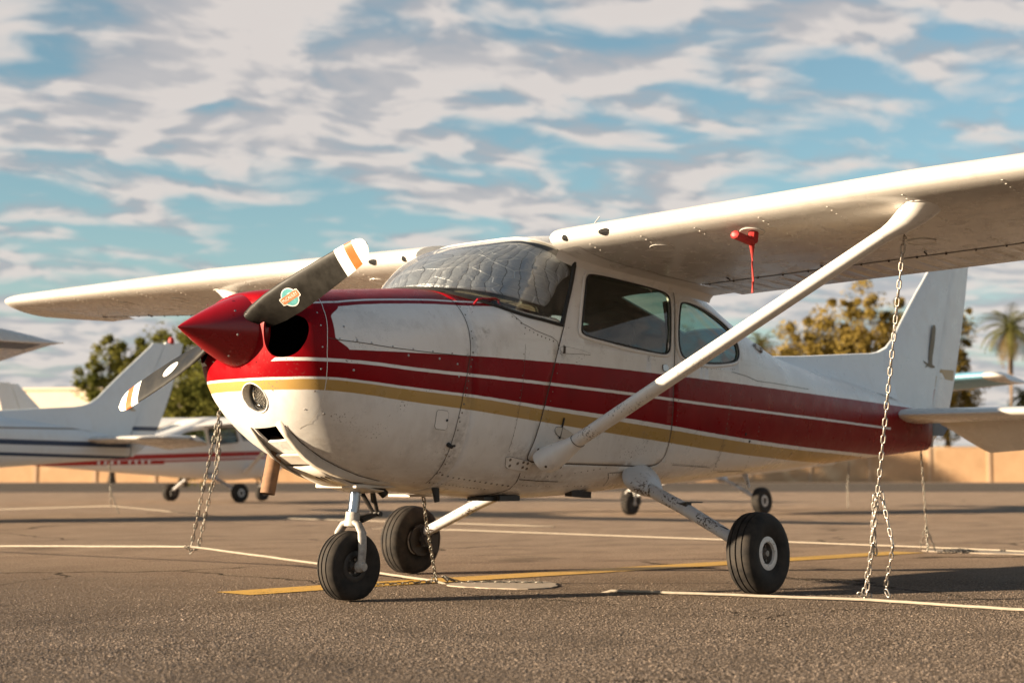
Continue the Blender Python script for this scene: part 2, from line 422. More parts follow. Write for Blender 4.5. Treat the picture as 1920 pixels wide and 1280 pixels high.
S_RB = [(-1,1.064),(-.864,1.065),(-.757,1.066),(-.54,1.054),(-.317,1.038),(.148,1.013),(.648,.978),(1.221,.942),(1.597,.916),(2.364,.864),(3.26,.819),(4.364,.783),(5.029,.767),(6,.75)]
S_WG = [(-1,1.053),(-.864,1.054),(-.757,1.055),(-.54,1.042),(-.317,1.025),(.148,.999),(.648,.960),(1.221,.919),(1.597,.892),(2.364,.842),(3.26,.797),(4.405,.762),(5.2,.74),(6,.73)]
S_GB = [(-1,1.008),(-.854,1.008),(-.749,1.006),(-.534,.990),(-.311,.970),(.156,.936),(.612,.898),(1.053,.862),(1.628,.818),(2.428,.764),(3.386,.722),(4.2,.700),(6,.66)]
S_A = [(-1,1.372),(-.66,1.398),(-.491,1.421),(-.094,1.455),(.229,1.470),(.444,1.484),(.6,1.50),(6,1.5)]
def mat_fuselage():
    m, nt, out = material('fuselage_paint'); co = objco(nt)
    sep = nt.n.new('ShaderNodeSeparateXYZ'); nt.l.new(co, sep.inputs[0]); x, y, z = sep.outputs
    wob = nt.m('MULTIPLY', nt.m('SUBTRACT', nt.noise(co, 14., 3), .5), .004); zw = nt.m('ADD', z, wob)
    C = lambda t: nt.curve(x, t, X0, X1)
    def above(t, add=0., e=.0016): return nt.mr(nt.m('SUBTRACT', zw, nt.m('ADD', C(t), add) if add else C(t)), -e, e)
    both_ = lambda a, b: nt.m('MULTIPLY', a, b)
    inv = lambda a: nt.m('SUBTRACT', 1., a)
    ay = nt.m('ABSOLUTE', y)
    # main red band (all of the nose above it is red as well)
    a_rb = above(S_RB); a_top = above(S_TOP); a_pan = above(S_A)
    # rounded front end of the white panel on the cowling side
    zr = nt.mr(nt.m('ABSOLUTE', nt.m('SUBTRACT', zw, 1.297)), .045, .108, 0, .07, True)
    front = nt.mr(nt.m('SUBTRACT', x, nt.m('ADD', zr, -.712)), -.002, .002)
    tip = nt.mr(nt.m('SUBTRACT', .455, x), -.002, .002)          # the upper red ends in a point by the windshield
    white_panel = both_(both_(a_top, inv(both_(a_pan, tip))), front)
    red = both_(a_rb, inv(white_panel))
    pin = both_(nt.mr(nt.m('SUBTRACT', nt.m('ABSOLUTE', nt.m('SUBTRACT', zw, C(S_PIN))), .0078), .0015, -.0015),
                both_(nt.mr(nt.m('SUBTRACT', 5.07, x), -.002, .002), nt.mr(nt.m('ADD', nt.m('SUBTRACT', ay, .235), nt.m('MULTIPLY', nt.m('SUBTRACT', zw, 1.137), -1.6)), -.002, .002)))
    red = both_(red, inv(pin))
    # thin white line along the top of the cowling
    top_line = both_(both_(above(S_A, .018), inv(above(S_A, .0265))), both_(nt.mr(x, -.80, -.795), tip))
    red = both_(red, inv(top_line))
    gold = both_(inv(above(S_WG)), above(S_GB))
    # broad stains
    base = grime(nt, co, WHITE, .42, 2.6)
    streak = nt.noise(nt.vmul(co, (2.2, 1, 14.)), 1.0, 5, .6)
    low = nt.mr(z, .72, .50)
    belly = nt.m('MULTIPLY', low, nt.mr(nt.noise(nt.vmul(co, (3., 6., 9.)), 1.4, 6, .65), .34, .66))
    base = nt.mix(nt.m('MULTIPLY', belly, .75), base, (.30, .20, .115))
    base = nt.mix(nt.m('MULTIPLY', nt.mr(streak, .60, .82), .35), base, (.42, .38, .33))
    c = nt.mix(gold, base, grime(nt, co, GOLD, .3)); 
    rd = nt.mix(nt.mr(nt.noise(co, 4., 5), .35, .7), RED, (RED[0] * .80, RED[1] * .9, RED[2] * .9))
    rd = nt.mix(nt.m('MULTIPLY', nt.mr(nt.noise(nt.vmul(co, (3, 1, 20)), 2.0, 6, .7), .64, .82), .06), rd, (.30, .10, .09))
    c = nt.mix(red, c, rd)
    st_n = nt.mr(nt.noise(co, 26., 5, .7), .40, .62); st_sum = None
    for sx, sz, rx, rz, k_ in ((.215, 1.325, .022, .028, .9), (.245, 1.345, .016, .02, .7), (.155, 1.27, .03, .12, .45), (.10, 1.05, .02, .30, .35), (.52, .73, .10, .06, .45), (.06, .70, .05, .16, .5), (-.06, .80, .10, .10, .22), (-.30, 1.33, .22, .03, .22), (1.70, .62, .22, .05, .5), (.85, .60, .25, .05, .4), (1.95, 1.17, .16, .05, .25), (2.45, .80, .03, .25, .35), (-.62, .72, .16, .08, .35), (.80, 1.25, .06, .05, .4)):
        g = nt.m('ADD', nt.m('POWER', nt.m('ABSOLUTE', nt.m('DIVIDE', nt.m('SUBTRACT', x, sx), rx)), 2.), nt.m('POWER', nt.m('ABSOLUTE', nt.m('DIVIDE', nt.m('SUBTRACT', z, sz), rz)), 2.))
        g = nt.m('MULTIPLY', nt.m('EXPONENT', nt.m('MULTIPLY', g, -1.)), k_); st_sum = g if st_sum is None else nt.m('ADD', st_sum, g, clamp=True)
    c = nt.mix(nt.m('MULTIPLY', st_sum, st_n), c, (.10, .078, .06))
    c = chips(nt, co, c, .69, 95., (.20, .16, .13), nt.m('MULTIPLY', nt.mr(nt.noise(co, 2.3, 3), .45, .62), nt.mr(red, 0, 1, 1, .12)))
    dust = nt.mr(nt.noise(co, 6.5, 6, .65), .3, .75, .22, .42)
    finish(nt, out, c, dust, bump=orange_peel(nt, co), bstr=.42, bdist=.008, spec=nt.mr(red, 0, 1, .5, .10)); return m
def mat_glass(name, tint=(.72, .80, .76), refl=1.0, dirt=.10):
    m, nt, out = material(name); co = objco(nt)
    tr = nt.node('ShaderNodeBsdfTransparent', Color=tint); gl = nt.node('ShaderNodeBsdfGlossy', Color=(1, 1, 1), Roughness=.02)
    lw = nt.n.new('ShaderNodeLayerWeight'); lw.inputs[0].default_value = .5; fr_ = nt.m('ADD', .045, nt.m('MULTIPLY', nt.m('POWER', lw.outputs['Facing'], 4.), .9))
    a = nt.n.new('ShaderNodeMixShader'); nt.put(a.inputs[0], nt.m('MULTIPLY', fr_, refl, clamp=True)); nt.l.new(tr, a.inputs[1]); nt.l.new(gl, a.inputs[2])
    df = nt.node('ShaderNodeBsdfDiffuse', Color=(.55, .50, .44)); b = nt.n.new('ShaderNodeMixShader')
    nt.put(b.inputs[0], nt.m('MULTIPLY', nt.mr(nt.noise(co, 7., 6, .7), .35, .75), dirt)); nt.l.new(a.outputs[0], b.inputs[1]); nt.l.new(df, b.inputs[2]); nt.l.new(b.outputs[0], out.inputs[0]); return m
def mat_rubber():
    m, nt, out = material('tyre_rubber'); co = objco(nt)
    n = nt.noise(co, 14., 6, .6); c = nt.mix(nt.mr(n, .35, .75), (.012, .011, .0105), (.048, .040, .033))
    finish(nt, out, c, nt.mr(n, .3, .7, .66, .85), bump=nt.noise(co, 220., 3), bstr=.25, bdist=.002, spec=.22); return m
def mat_metal(name, col, rough=.35, rust=0.):
    m, nt, out = material(name); co = objco(nt)
    n = nt.noise(co, 30., 5, .6); c = nt.mix(nt.mr(n, .3, .7), tuple(k * .8 for k in col), col)
    met = 1.
    if rust:
        k = nt.mr(nt.noise(co, 38., 6, .7), .62 - rust * .2, .70 - rust * .2); c = nt.mix(k, c, (.11, .055, .03)); met = nt.m('SUBTRACT', 1., nt.m('MULTIPLY', k, .8))
    finish(nt, out, c, nt.mr(n, .3, .7, rough - .08, rough + .15), met, bump=n, bstr=.15, bdist=.001); return m
def mat_gear():
    m, nt, out = material('chipped_grey_paint'); co = objco(nt)
    c = grime(nt, co, (.50, .50, .505), .5, 8.); c = chips(nt, co, c, .545, 70., (.055, .040, .032))
    finish(nt, out, c, .42, bump=nt.noise(co, 60., 4), bstr=.15, bdist=.002); return m
def mat_strut():
    m, nt, out = material('strut_paint'); co = objco(nt)
    sep = nt.n.new('ShaderNodeSeparateXYZ'); nt.l.new(co, sep.inputs[0])
    c = grime(nt, co, WHITE, .3, 5.)
    c = chips(nt, co, c, .61, 110., (.10, .075, .06), nt.mr(sep.outputs[2], 1.35, .75, .15, 1.))
    finish(nt, out, c, .33, bump=orange_peel(nt, co), bstr=.2, bdist=.005); return m
def mat_sunshade():
    m, nt, out = material('silver_quilted_foil'); co = objco(nt)
    uv = nt.node('ShaderNodeUVMap', 0)
    su = nt.n.new('ShaderNodeSeparateXYZ'); nt.l.new(uv, su.inputs[0])
    v1 = nt.n.new('ShaderNodeTexVoronoi'); v1.feature = 'DISTANCE_TO_EDGE'; nt.put(v1.inputs['Vector'], nt.vmul(uv, (6, 5.5, 1))); v1.inputs['Scale'].default_value = 1.0
    cr = nt.noise(nt.vmul(uv, (16, 8, 1)), 1., 7, .7, .6)
    ph = nt.m('ADD', nt.m('ADD', nt.m('MULTIPLY', su.outputs[0], 21.), nt.m('MULTIPLY', su.outputs[1], -3.5)), nt.m('MULTIPLY', nt.noise(nt.vmul(uv, (4, 3, 1)), 1., 3), 1.6))
    w = nt.m('ABSOLUTE', nt.m('SINE', nt.m('MULTIPLY', ph, 3.1416)))
    seam = nt.mr(v1.outputs[0], .0, .016)
    h = nt.m('ADD', nt.m('ADD', nt.m('MULTIPLY', w, .30), nt.m('MULTIPLY', cr, 1.2)), nt.m('MULTIPLY', seam, .2))
    h = nt.m('ADD', h, nt.m('MULTIPLY', nt.noise(co, 330., 2, .6), .08))
    c = nt.mix(nt.mr(w, .02, .14), (.05, .05, .055), (.34, .36, .40)); c = nt.mix(seam, (.62, .64, .68), c)
    finish(nt, out, c, .42, .65, bump=h, bstr=.8, bdist=.014); return m
def mat_rope(name, col, sc=90.):
    m, nt, out = material(name); co = objco(nt)
    n = nt.noise(nt.vmul(co, (1, .25, 1)), sc, 4, .6); finish(nt, out, nt.mix(nt.mr(n, .3, .7), tuple(k * .7 for k in col), col), .8, bump=n, bstr=.5, bdist=.003); return m
M = {}
M['fus'] = mat_fuselage(); M['white'] = mat_white(); M['strut'] = mat_strut(); M['gear'] = mat_gear()
M['wing'] = mat_white('wing_paint', (.60, .575, .54), .42, None, .2)
M['fin'] = mat_white('fin_paint', (.70, .72, .72), .25)
M['red'] = simple('red_paint', RED, .28, 0, .10, 4.); M['redplastic'] = simple('red_cover_plastic', (.30, .010, .010), .55, 0, .1, 20)
M['interior'] = simple('cabin_lining', (.16, .15, .135), .85); M['dark'] = simple('dark_trim', (.018, .017, .016), .6); M['seat'] = simple('seat_fabric', (.045, .045, .05), .9, 0, .3, 40)
M['glare'] = simple('glareshield_black', (.02, .019, .018), .75); M['panel'] = simple('instrument_wood', (.30, .14, .05), .5, 0, .3, 9.)
M['glass'] = mat_glass('side_glass', (.48, .58, .50)); M['wglass'] = mat_glass('windshield_glass', (.90, .91, .89), 1.0, .10)
M['rubber'] = mat_rubber(); M['seam'] = simple('seam_grime', (.07, .052, .040), .8, 0, .4, 60.); M['rivet'] = simple('rivet_grey', (.15, .125, .10), .5, 0, .5, 300.)
M['rivetw'] = simple('rivet_bright', (.72, .68, .62), .3, .0, .2, 300.)
M['alu'] = mat_metal('dull_aluminium', (.44, .43, .42), .38, .15); M['chrome'] = mat_metal('chrome_strut', (.36, .39, .43), .16); M['steel'] = mat_metal('dirty_steel', (.30, .27, .24), .45, .6)
M['hubdark'] = simple('hub_grime', (.10, .088, .075), .6, 0, .6, 45., .3); M['hub'] = mat_white('hub_paint', (.66, .65, .63), .6, .62); M['greasy'] = simple('greasy_black', (.022, .018, .015), .5, 0, .5, 60., .4)
M['blade'] = simple('blade_black', (.012, .0108, .009), .5, 0, .45, 16., .0, .3); M['bladew'] = simple('blade_white', (.78, .76, .72), .35, 0, .05); M['bladeo'] = simple('blade_orange', (.62, .105, .022), .4, 0, .08)
M['foil'] = mat_sunshade(); M['chain'] = mat_metal('galvanised_chain', (.56, .52, .47), .42, .30); M['chaind'] = mat_metal('weathered_chain', (.24, .23, .20), .5, .5); M['fork'] = simple('fork_grey', (.34, .315, .285), .5, 0, .35, 40., .3)
M['rope'] = mat_rope('tie_cable', (.30, .255, .20)); M['ribbon'] = mat_rope('red_ribbon', (.42, .03, .025), 200.)
M['exh'] = simple('rusty_exhaust', (.185, .098, .050), .8, 0, .4, 18., .4); M['lamp'] = mat_metal('lamp_reflector', (.85, .83, .78), .1); M['fairing'] = mat_white('gear_fairing_paint', (.52, .53, .545), .8, .545)
M['emblem'] = simple('emblem_bronze', (.16, .125, .075), .5, 0, .15, 8.); M['navy'] = simple('navy_paint', (.012, .028, .070), .35); M['goldp'] = simple('gold_paint', (.40, .29, .15), .4, 0, .1)
M['teal'] = simple('sticker_teal', (.10, .32, .33), .4, 0, .2, 60.); M['orangep'] = simple('sticker_orange', (.52, .17, .08), .4, 0, .1); M['stickw'] = simple('sticker_white', (.74, .70, .66), .4, 0, .05)
M['lens'] = mat_glass('lamp_lens', (.9, .9, .88), 1.0, .2); M['scoop'] = mat_white('scoop_paint', (.60, .55, .48), .9)
M['black'] = simple('opening_black', (.004, .004, .004), .9)

# ------------------------------------------------------------------ airframe parts
def ribbon(mb, pts, w=.004, off=.0012, side=-1, aft=None, closed=False, mi=0):
    """thin strip lying on the airframe skin along (x, z) points"""
    P = resample([Vector((p[0], p[1])) for p in (list(pts) + ([pts[0]] if closed else []))], .02)
    L = []; Rr = []
    for i, p in enumerate(P):
        t = P[min(i + 1, len(P) - 1)] - P[max(i - 1, 0)]
        if t.length < 1e-9: continue
        t.normalize(); nx, nz = -t.y * w / 2, t.x * w / 2
        L.append(surf(p.x + nx, p.y + nz, side, off, aft)[0]); Rr.append(surf(p.x - nx, p.y - nz, side, off, aft)[0])
    mb.grid([L, Rr], mi)
def dome(mb, p, n, r, h=.5, k=6, mi=0):
    u = n.orthogonal().normalized(); w = n.cross(u); V = []
    for rr, hh in ((1., 0.), (.75, .7)):
        for j in range(k):
            a = 2 * math.pi * j / k; V.append(p + (u * math.cos(a) + w * math.sin(a)) * r * rr + n * r * h * hh)
    V.append(p + n * r * h)
    F_ = [(j, (j + 1) % k, k + (j + 1) % k, k + j) for j in range(k)] + [(k + j, k + (j + 1) % k, 2 * k) for j in range(k)]
    mb.add(V, F_, mi)
def rivet_line(mb, pts, step=.03, r=.0032, side=-1, aft=None, jit=.0, mi=0):
    P = resample([Vector((p[0], p[1])) for p in pts], step)
    for p in P:
        if jit and random.random() < jit: continue
        q, n = surf(p.x, p.y, side, 0., aft); dome(mb, q, n, r * random.uniform(1.05, 1.5), .4, 6, mi)
def airfoil(n=22, t=.12, m=.02, p=.4):
    """unit chord outline, TE upper -> LE -> TE lower: list of (x, z)"""
    U = []; L = []
    for i in range(n + 1):
        x = (1 - math.cos(math.pi * i / n)) / 2
        yt = 5 * t * (.2969 * math.sqrt(x) - .126 * x - .3516 * x * x + .2843 * x ** 3 - .1036 * x ** 4)
        yc = m / p ** 2 * (2 * p * x - x * x) if x < p else m / (1 - p) ** 2 * (1 - 2 * p + 2 * p * x - x * x)
        U.append((x, yc + yt)); L.append((x, yc - yt))
    return list(reversed(U)) + L[1:]
def wing_station(y):
    """LE x, LE z, chord, incidence at span y"""
    zle = 1.868 + (y - .54) * .0262
    if y < 2.54: return .735, zle, 1.63, R(5.9)
    k = (y - 2.54) / (5.30 - 2.54); return .735 + .25 * k, zle, lerp(1.63, 1.12, k), R(lerp(5.9, 3.6, k))
def wing_pt(y, xc, zc, side, hinge=None, defl=0.):
    xl, zl, c, inc = wing_station(y)
    if hinge is not None and defl:
        hx, hz = hinge; dx, dz = xc - hx, zc - hz; xc = hx + dx * math.cos(defl) + dz * math.sin(defl); zc = hz - dx * math.sin(defl) + dz * math.cos(defl)
    X = xl + c * (xc * math.cos(inc) + zc * math.sin(inc)); Z = zl + c * (-xc * math.sin(inc) + zc * math.cos(inc))
    return Vector((X, side * y, Z))
AF = airfoil()
def split_af(xh):
    main = [p for p in AF if p[0] <= xh]; 
    up = [p for p in AF[:len(AF) // 2] if p[0] > xh]; lo = [p for p in AF[len(AF) // 2:] if p[0] > xh]
    def at(seq, xh):
        for a, b in zip(seq[:-1], seq[1:]):
            if (a[0] - xh) * (b[0] - xh) <= 0 and a[0] != b[0]: t = (xh - a[0]) / (b[0] - a[0]); return (xh, lerp(a[1], b[1], t))
    pu = at(AF[:len(AF) // 2 + 1], xh); pl = at(AF[len(AF) // 2:], xh)
    return [pu] + main + [pl], up + [pu], [pl] + lo
def af_lower(xc):
    h = len(AF) // 2
    for a, b in zip(AF[h:-1], AF[h + 1:]):
        if a[0] <= xc <= b[0]: return lerp(a[1], b[1], (xc - a[0]) / (b[0] - a[0] + 1e-9))
    return 0.
def build_wing(root, side, mats, ail=0., detail=True):
    XH = .735
    main, up, lo = split_af(XH)
    ys = [.50, .60, .9, 1.3, 1.7, 2.1, 2.54, 3.0, 3.5, 4.0, 4.5, 5.0, 5.22]
    mb = MB()
    rows = [[wing_pt(y, x, z, side) for x, z in main] for y in ys]
    # rounded, slightly drooped tip
    tipfull = AF
    mb.grid(rows)
    for k in (0,):
        mb.add(rows[0], [tuple(range(len(rows[0])))])
    # aft-facing web of the cove
    w = mb.build('wing', mats['wing'], root, merge=1e-4, sharp=50)
    tip = MB(); trow = []; h = len(AF) // 2
    for i in range(10):
        k = i / 9; y = 5.205 + .275 * k ** .8; r_ = []
        for j, (x, z) in enumerate(AF):
            zl = AF[len(AF) - 1 - j][1] if j < h else z
            lip = zl - .028 * min(1, x * 3) * (1 - .4 * x); zz = lerp(z, lip + .006, k ** 2.6) if j < h else lerp(z, lip, k ** 1.4)
            xx = x + .10 * k ** 3.5 * (1 - x) ** 2 + .0 * k
            r_.append(wing_pt(y, xx, zz, side))
        trow.append(r_)
    tip.grid(trow); tip.add(trow[0], [tuple(range(len(trow[0])))]); tip.add(trow[-1], [tuple(range(len(trow[-1])))])
    tip.build('wing_tip', mats['wing'], root, merge=1e-4, sharp=50)
    # flap and aileron with pressed ribs on their skins
    for nm, y0, y1, dfl in (('flap', .64, 2.60, R(1.2)), ('aileron', 2.625, 5.195, ail)):
        sb = MB(); rows = []; n = int((y1 - y0) / (.0125 if detail else .2)); hz = (.735 + .012, af_lower(.75) + .03)
        for i in range(n + 1):
            y = lerp(y0, y1, i / n); ph = (y - y0) / .105 % 1.; bead = max(0., 1 - abs(ph - .5) / .16) if detail else 0.
            r_ = []
            for j, (x, z) in enumerate([(p[0], p[1]) for p in up] + [(.742, up[-1][1] - .012), (.742, lo[0][1] + .012)] + [(p[0], p[1]) for p in lo]):
                k = 0.
                if .775 < x < .985: k = bead * .0032 * min(1, (x - .775) / .03, (.985 - x) / .03)
                zz = z + (k if j < len(up) else -k)
                xx = .746 + (x - .742) * (1. - .004 / .26)
                r_.append(wing_pt(y, xx, zz, side, hz, dfl))
            rows.append(r_)
        sb.grid(rows, wrap=True); sb.add(rows[0], [tuple(range(len(rows[0])))]); sb.add(rows[-1], [tuple(range(len(rows[-1])))])
        sb.build(nm, mats['wing'], root, merge=1e-5, sharp=35)
    return w
def streamline(mb, a, b, c0, c1, t=.45, n=20, steps=8, upv=None, xdir=Vector((1, 0, 0))):
    a = Vector(a); b = Vector(b); d = (b - a).normalized(); cx = (xdir - d * xdir.dot(d)).normalized(); ct = d.cross(cx); rows = []
    for i in range(steps + 1):
        k = i / steps; c = lerp(c0, c1, k); p = a.lerp(b, k); r_ = []
        for j in range(n):
            an = 2 * math.pi * j / n; xx = math.cos(an); r_.append(p + cx * (xx * c / 2) + ct * (math.sin(an) * c / 2 * t * (1.08 - .18 * xx)))
        rows.append(r_)
    mb.grid(rows, wrap=True); mb.add(rows[0], [tuple(range(n))]); mb.add(rows[-1], [tuple(range(n))])
def tyre_profile(r, w, rim):
    h = w / 2; P = [(rim, -h * .62), (rim + .012, -h * .80), (lerp(rim, r, .40), -h * .99), (lerp(rim, r, .62), -h), (lerp(rim, r, .82), -h * .93), (r - .012, -h * .80), (r - .004, -h * .64)]
    g = .0045; tr = []
    for c in (-.44, 0., .44):
        tr += [(r + .0015 - abs(c) * .006, c * h - g), (r - .008, c * h - g * .6), (r - .008, c * h + g * .6), (r + .0015 - abs(c) * .006, c * h + g)]
    return P + tr + [(a, -b) for a, b in reversed(P)]
def wheel(root, name, c, r, w, rim, hubm, side=-1, n=56, detail=True, tilt=0., yaw=0.):
    """axis along y, flattened a little where it meets the ground"""
    Mx = Matrix.Translation(c) @ Matrix.Rotation(yaw, 4, 'Z') @ Matrix.Rotation(tilt, 4, 'X') @ Matrix.Rotation(R(-90) if side > 0 else R(90), 4, 'X')   # local z -> outward
    t = MB(); t.lathe(tyre_profile(r, w, rim), Mx, n)
    V = []
    for p in t.v:
        z = p[2]
        if z < .012: z = .0015 + max(0., z + .01) * .5
        V.append((p[0], p[1], max(z, .0015)))
    t.v = V
    wo = t.build('wheel', M['rubber'], root, sharp=60)
    h = w / 2; q = MB()
    q.lathe([(rim + .006, h * .66), (rim + .010, h * .76), (rim + .002, h * .80), (rim * .76, h * .78), (rim * .72, h * .62)], Mx, 40)
    dk = MB(); dk.lathe([(rim * .72, h * .62), (rim * .68, h * .28), (rim * .40, h * .20), (rim * .34, h * .50), (rim * .28, h * .56), (.002, h * .56)], Mx, 32); dk.build('hub', M['hubdark'], wo, sharp=30)
    q.lathe([(rim + .006, -h * .66), (rim + .010, -h * .76), (rim * .80, -h * .78), (rim * .70, -h * .30), (.002, -h * .25)], Mx, 32)
    q.build('rim', hubm, wo, sharp=30)
    if detail:
        b = MB()
        for j in range(6):
            a = 2 * math.pi * j / 6; b.tube([Mx @ Vector((rim * .56 * math.cos(a), rim * .56 * math.sin(a), h * .20)), Mx @ Vector((rim * .56 * math.cos(a), rim * .56 * math.sin(a), h * .42))], .0075, 6)
        b.tube([Mx @ Vector((0, 0, h * .5)), Mx @ Vector((0, 0, h * .72))], [.022, .016], 10)
        b.build('axle_nut', M['steel'], wo)
    return wo
def build_tail(root, mats, elev=R(14), detail=True):
    # fin with dorsal strip, as a thick plate; aerofoil-like thickness
    LE = [(3.30, 1.43), (3.50, 1.424), (4.07, 1.458), (4.82, 1.517), (5.067, 1.535), (5.19, 1.555), (5.32, 1.599), (5.424, 1.668), (5.588, 1.833), (5.82, 2.051), (6.03, 2.238), (6.28, 2.47), (6.31, 2.50)]
    HZ = lambda z: 5.95 + (z - 1.20) * .42                     # rudder hinge line
    zs_ = [1.10, 1.2, 1.3, 1.4, 1.5, 1.56, 1.585, 1.6, 1.63, 1.67, 1.72, 1.80, 1.9, 2.05, 2.2, 2.35, 2.45, 2.5]
    def le(z):
        if z < 1.581: return None
        for a, b in zip(LE[5:-1], LE[6:]):
            if a[1] <= z <= b[1]: return lerp(a[0], b[0], (z - a[1]) / (b[1] - a[1] + 1e-9))
        return LE[-1][0]
    def ring(z, x0, x1, th, n=14, blunt=True):
        r_ = []
        for j in range(2 * n):
            k = j / n if j < n else 2 - j / n; s = 1 if j < n else -1
            kk = .5 - .5 * math.cos(math.pi * k); tt = th * (math.sqrt(max(0, kk)) * 1.6 * (1 - .28 * kk)) if kk < .35 else th * lerp(.855, 1, min(1, (kk - .35) / .3))
            r_.append(Vector((lerp(x0, x1, kk), s * tt / 2, z)))
        return r_
    f = MB(); rows = []
    for z in [1.582, 1.60, 1.63, 1.67, 1.72, 1.80, 1.9, 2.05, 2.2, 2.35, 2.45, 2.5]: rows.append(ring(z, le(z), HZ(z), lerp(.105, .05, (z - 1.58) / .95)))
    # blend down to the tail cone
    low = [ring(z, 5.22 - (1.582 - z) * .5, HZ(z), .105 + (1.582 - z) * .08) for z in (1.05, 1.2, 1.4, 1.55)]
    f.grid(low + rows, wrap=True); f.add(rows[-1], [tuple(range(len(rows[-1])))])
    # dorsal strip
    d = []
    for x, z in LE[:7]:
        w0 = .012 if x < 3.1 else .03; zf = interp(T_ZR, x) - .03
        d.append([Vector((x, -lerp(.05, .10, (x - 2.9) / 2.4), zf)), Vector((x, -w0, lerp(zf, z, .55))), Vector((x, -w0 * .6, z - .006)), Vector((x, 0, z)), Vector((x, w0 * .6, z - .006)), Vector((x, w0, lerp(zf, z, .55))), Vector((x, lerp(.05, .10, (x - 2.9) / 2.4), zf))])
    f.grid(d)
    fin = f.build('tail_fin', mats['fin'], root, sharp=50)
    # rudder
    rd = MB(); rows = []
    TE = [(.885, 6.32), (.90, 6.30), (.96, 6.20), (1.06, 6.36), (1.13, 6.415), (1.5, 6.555), (2.0, 6.74), (2.33, 6.85), (2.47, 6.885), (2.52, 6.86)]
    for z in (.84, .90, .97, 1.05, 1.13, 1.3, 1.5, 1.7, 1.9, 2.1, 2.33, 2.47, 2.52):
        x0 = HZ(z) + .012 if z > 1.13 else 5.965; x1 = interp([(.84, 6.02), (.90, 6.09), (.97, 6.20), (1.05, 6.30), (1.13, 6.36), (2.33, 6.78), (2.52, 6.82)], z)
        th = lerp(.10, .05, (z - 1.0) / 1.5); r_ = []
        for k, t in ((0, .8), (.08, 1), (.3, .85), (.6, .5), (1, .10)): r_.append(Vector((lerp(x0, x1, k), -th * t / 2, z)))
        for k, t in ((1, .10), (.6, .5), (.3, .85), (.08, 1), (0, .8)): r_.append(Vector((lerp(x0, x1, k), th * t / 2, z)))
        rows.append(r_)
    rd.grid(rows, wrap=True); rd.add(rows[0], [tuple(range(10))]); rd.add(rows[-1], [tuple(range(10))])
    rud = rd.build('rudder', mats['rudder'], root, sharp=40)
    # stabiliser halves and elevators
    sa = airfoil(16, .095, 0.0, .4)
    for side in (-1, 1):
        st = MB(); rows = []; xh = .60
        pts_main = [p for p in sa if p[0] <= xh + .02]
        def S(y): k = (y - .05) / (1.70 - .05); return 5.215 + .26 * k, 1.072 + .01 * k, lerp(1.22, .82, k)
        for y in (.03, .10, .4, .8, 1.2, 1.55):
            xl, zl, c = S(y); rows.append([Vector((xl + x * c, side * y, zl + z * c)) for x, z in pts_main])
        for k in range(1, 6):
            a = k / 5 * math.pi / 2; y = 1.55 + .15 * math.sin(a); s = math.cos(a); xl, zl, c = S(y)
            rows.append([Vector((xl + (.35 + (x - .35) * lerp(.75, 1, s)) * c, side * y, zl + z * c * lerp(.12, 1, s))) for x, z in pts_main])
        st.grid(rows); st.add(rows[-1], [tuple(range(len(rows[-1])))])
        sto = st.build('horizontal_stabilizer', mats['wing'], root, merge=1e-4, sharp=45)
        ev = MB(); rows = []
        for y, x1 in ((.12, .72), (.16, .76), (.24, .86), (.34, .97), (.38, 1.0), (.8, 1.0), (1.3, 1.0), (1.52, 1.0), (1.66, .93), (1.70, .80)):
            xl, zl, c = S(y); r_ = []
            hx = xh + .03
            for k, t in ((0, .035), (.1, .044), (.4, .036), (.75, .018), (1, .004), (1, -.004), (.75, -.018), (.4, -.036), (.1, -.044), (0, -.035)):
                dx = (x1 - hx) * k * c; dz = t * c * .95
                r_.append(Vector((xl + hx * c + dx * math.cos(elev) + dz * math.sin(elev), side * y, zl + dz * math.cos(elev) - dx * math.sin(elev))))
            rows.append(r_)
        ev.grid(rows, wrap=True); ev.add(rows[0], [tuple(range(10))]); ev.add(rows[-1], [tuple(range(10))])
        ev.build('elevator', mats['wing'], root, merge=1e-5, sharp=40)
    return fin, rud
PROP_X = -.952
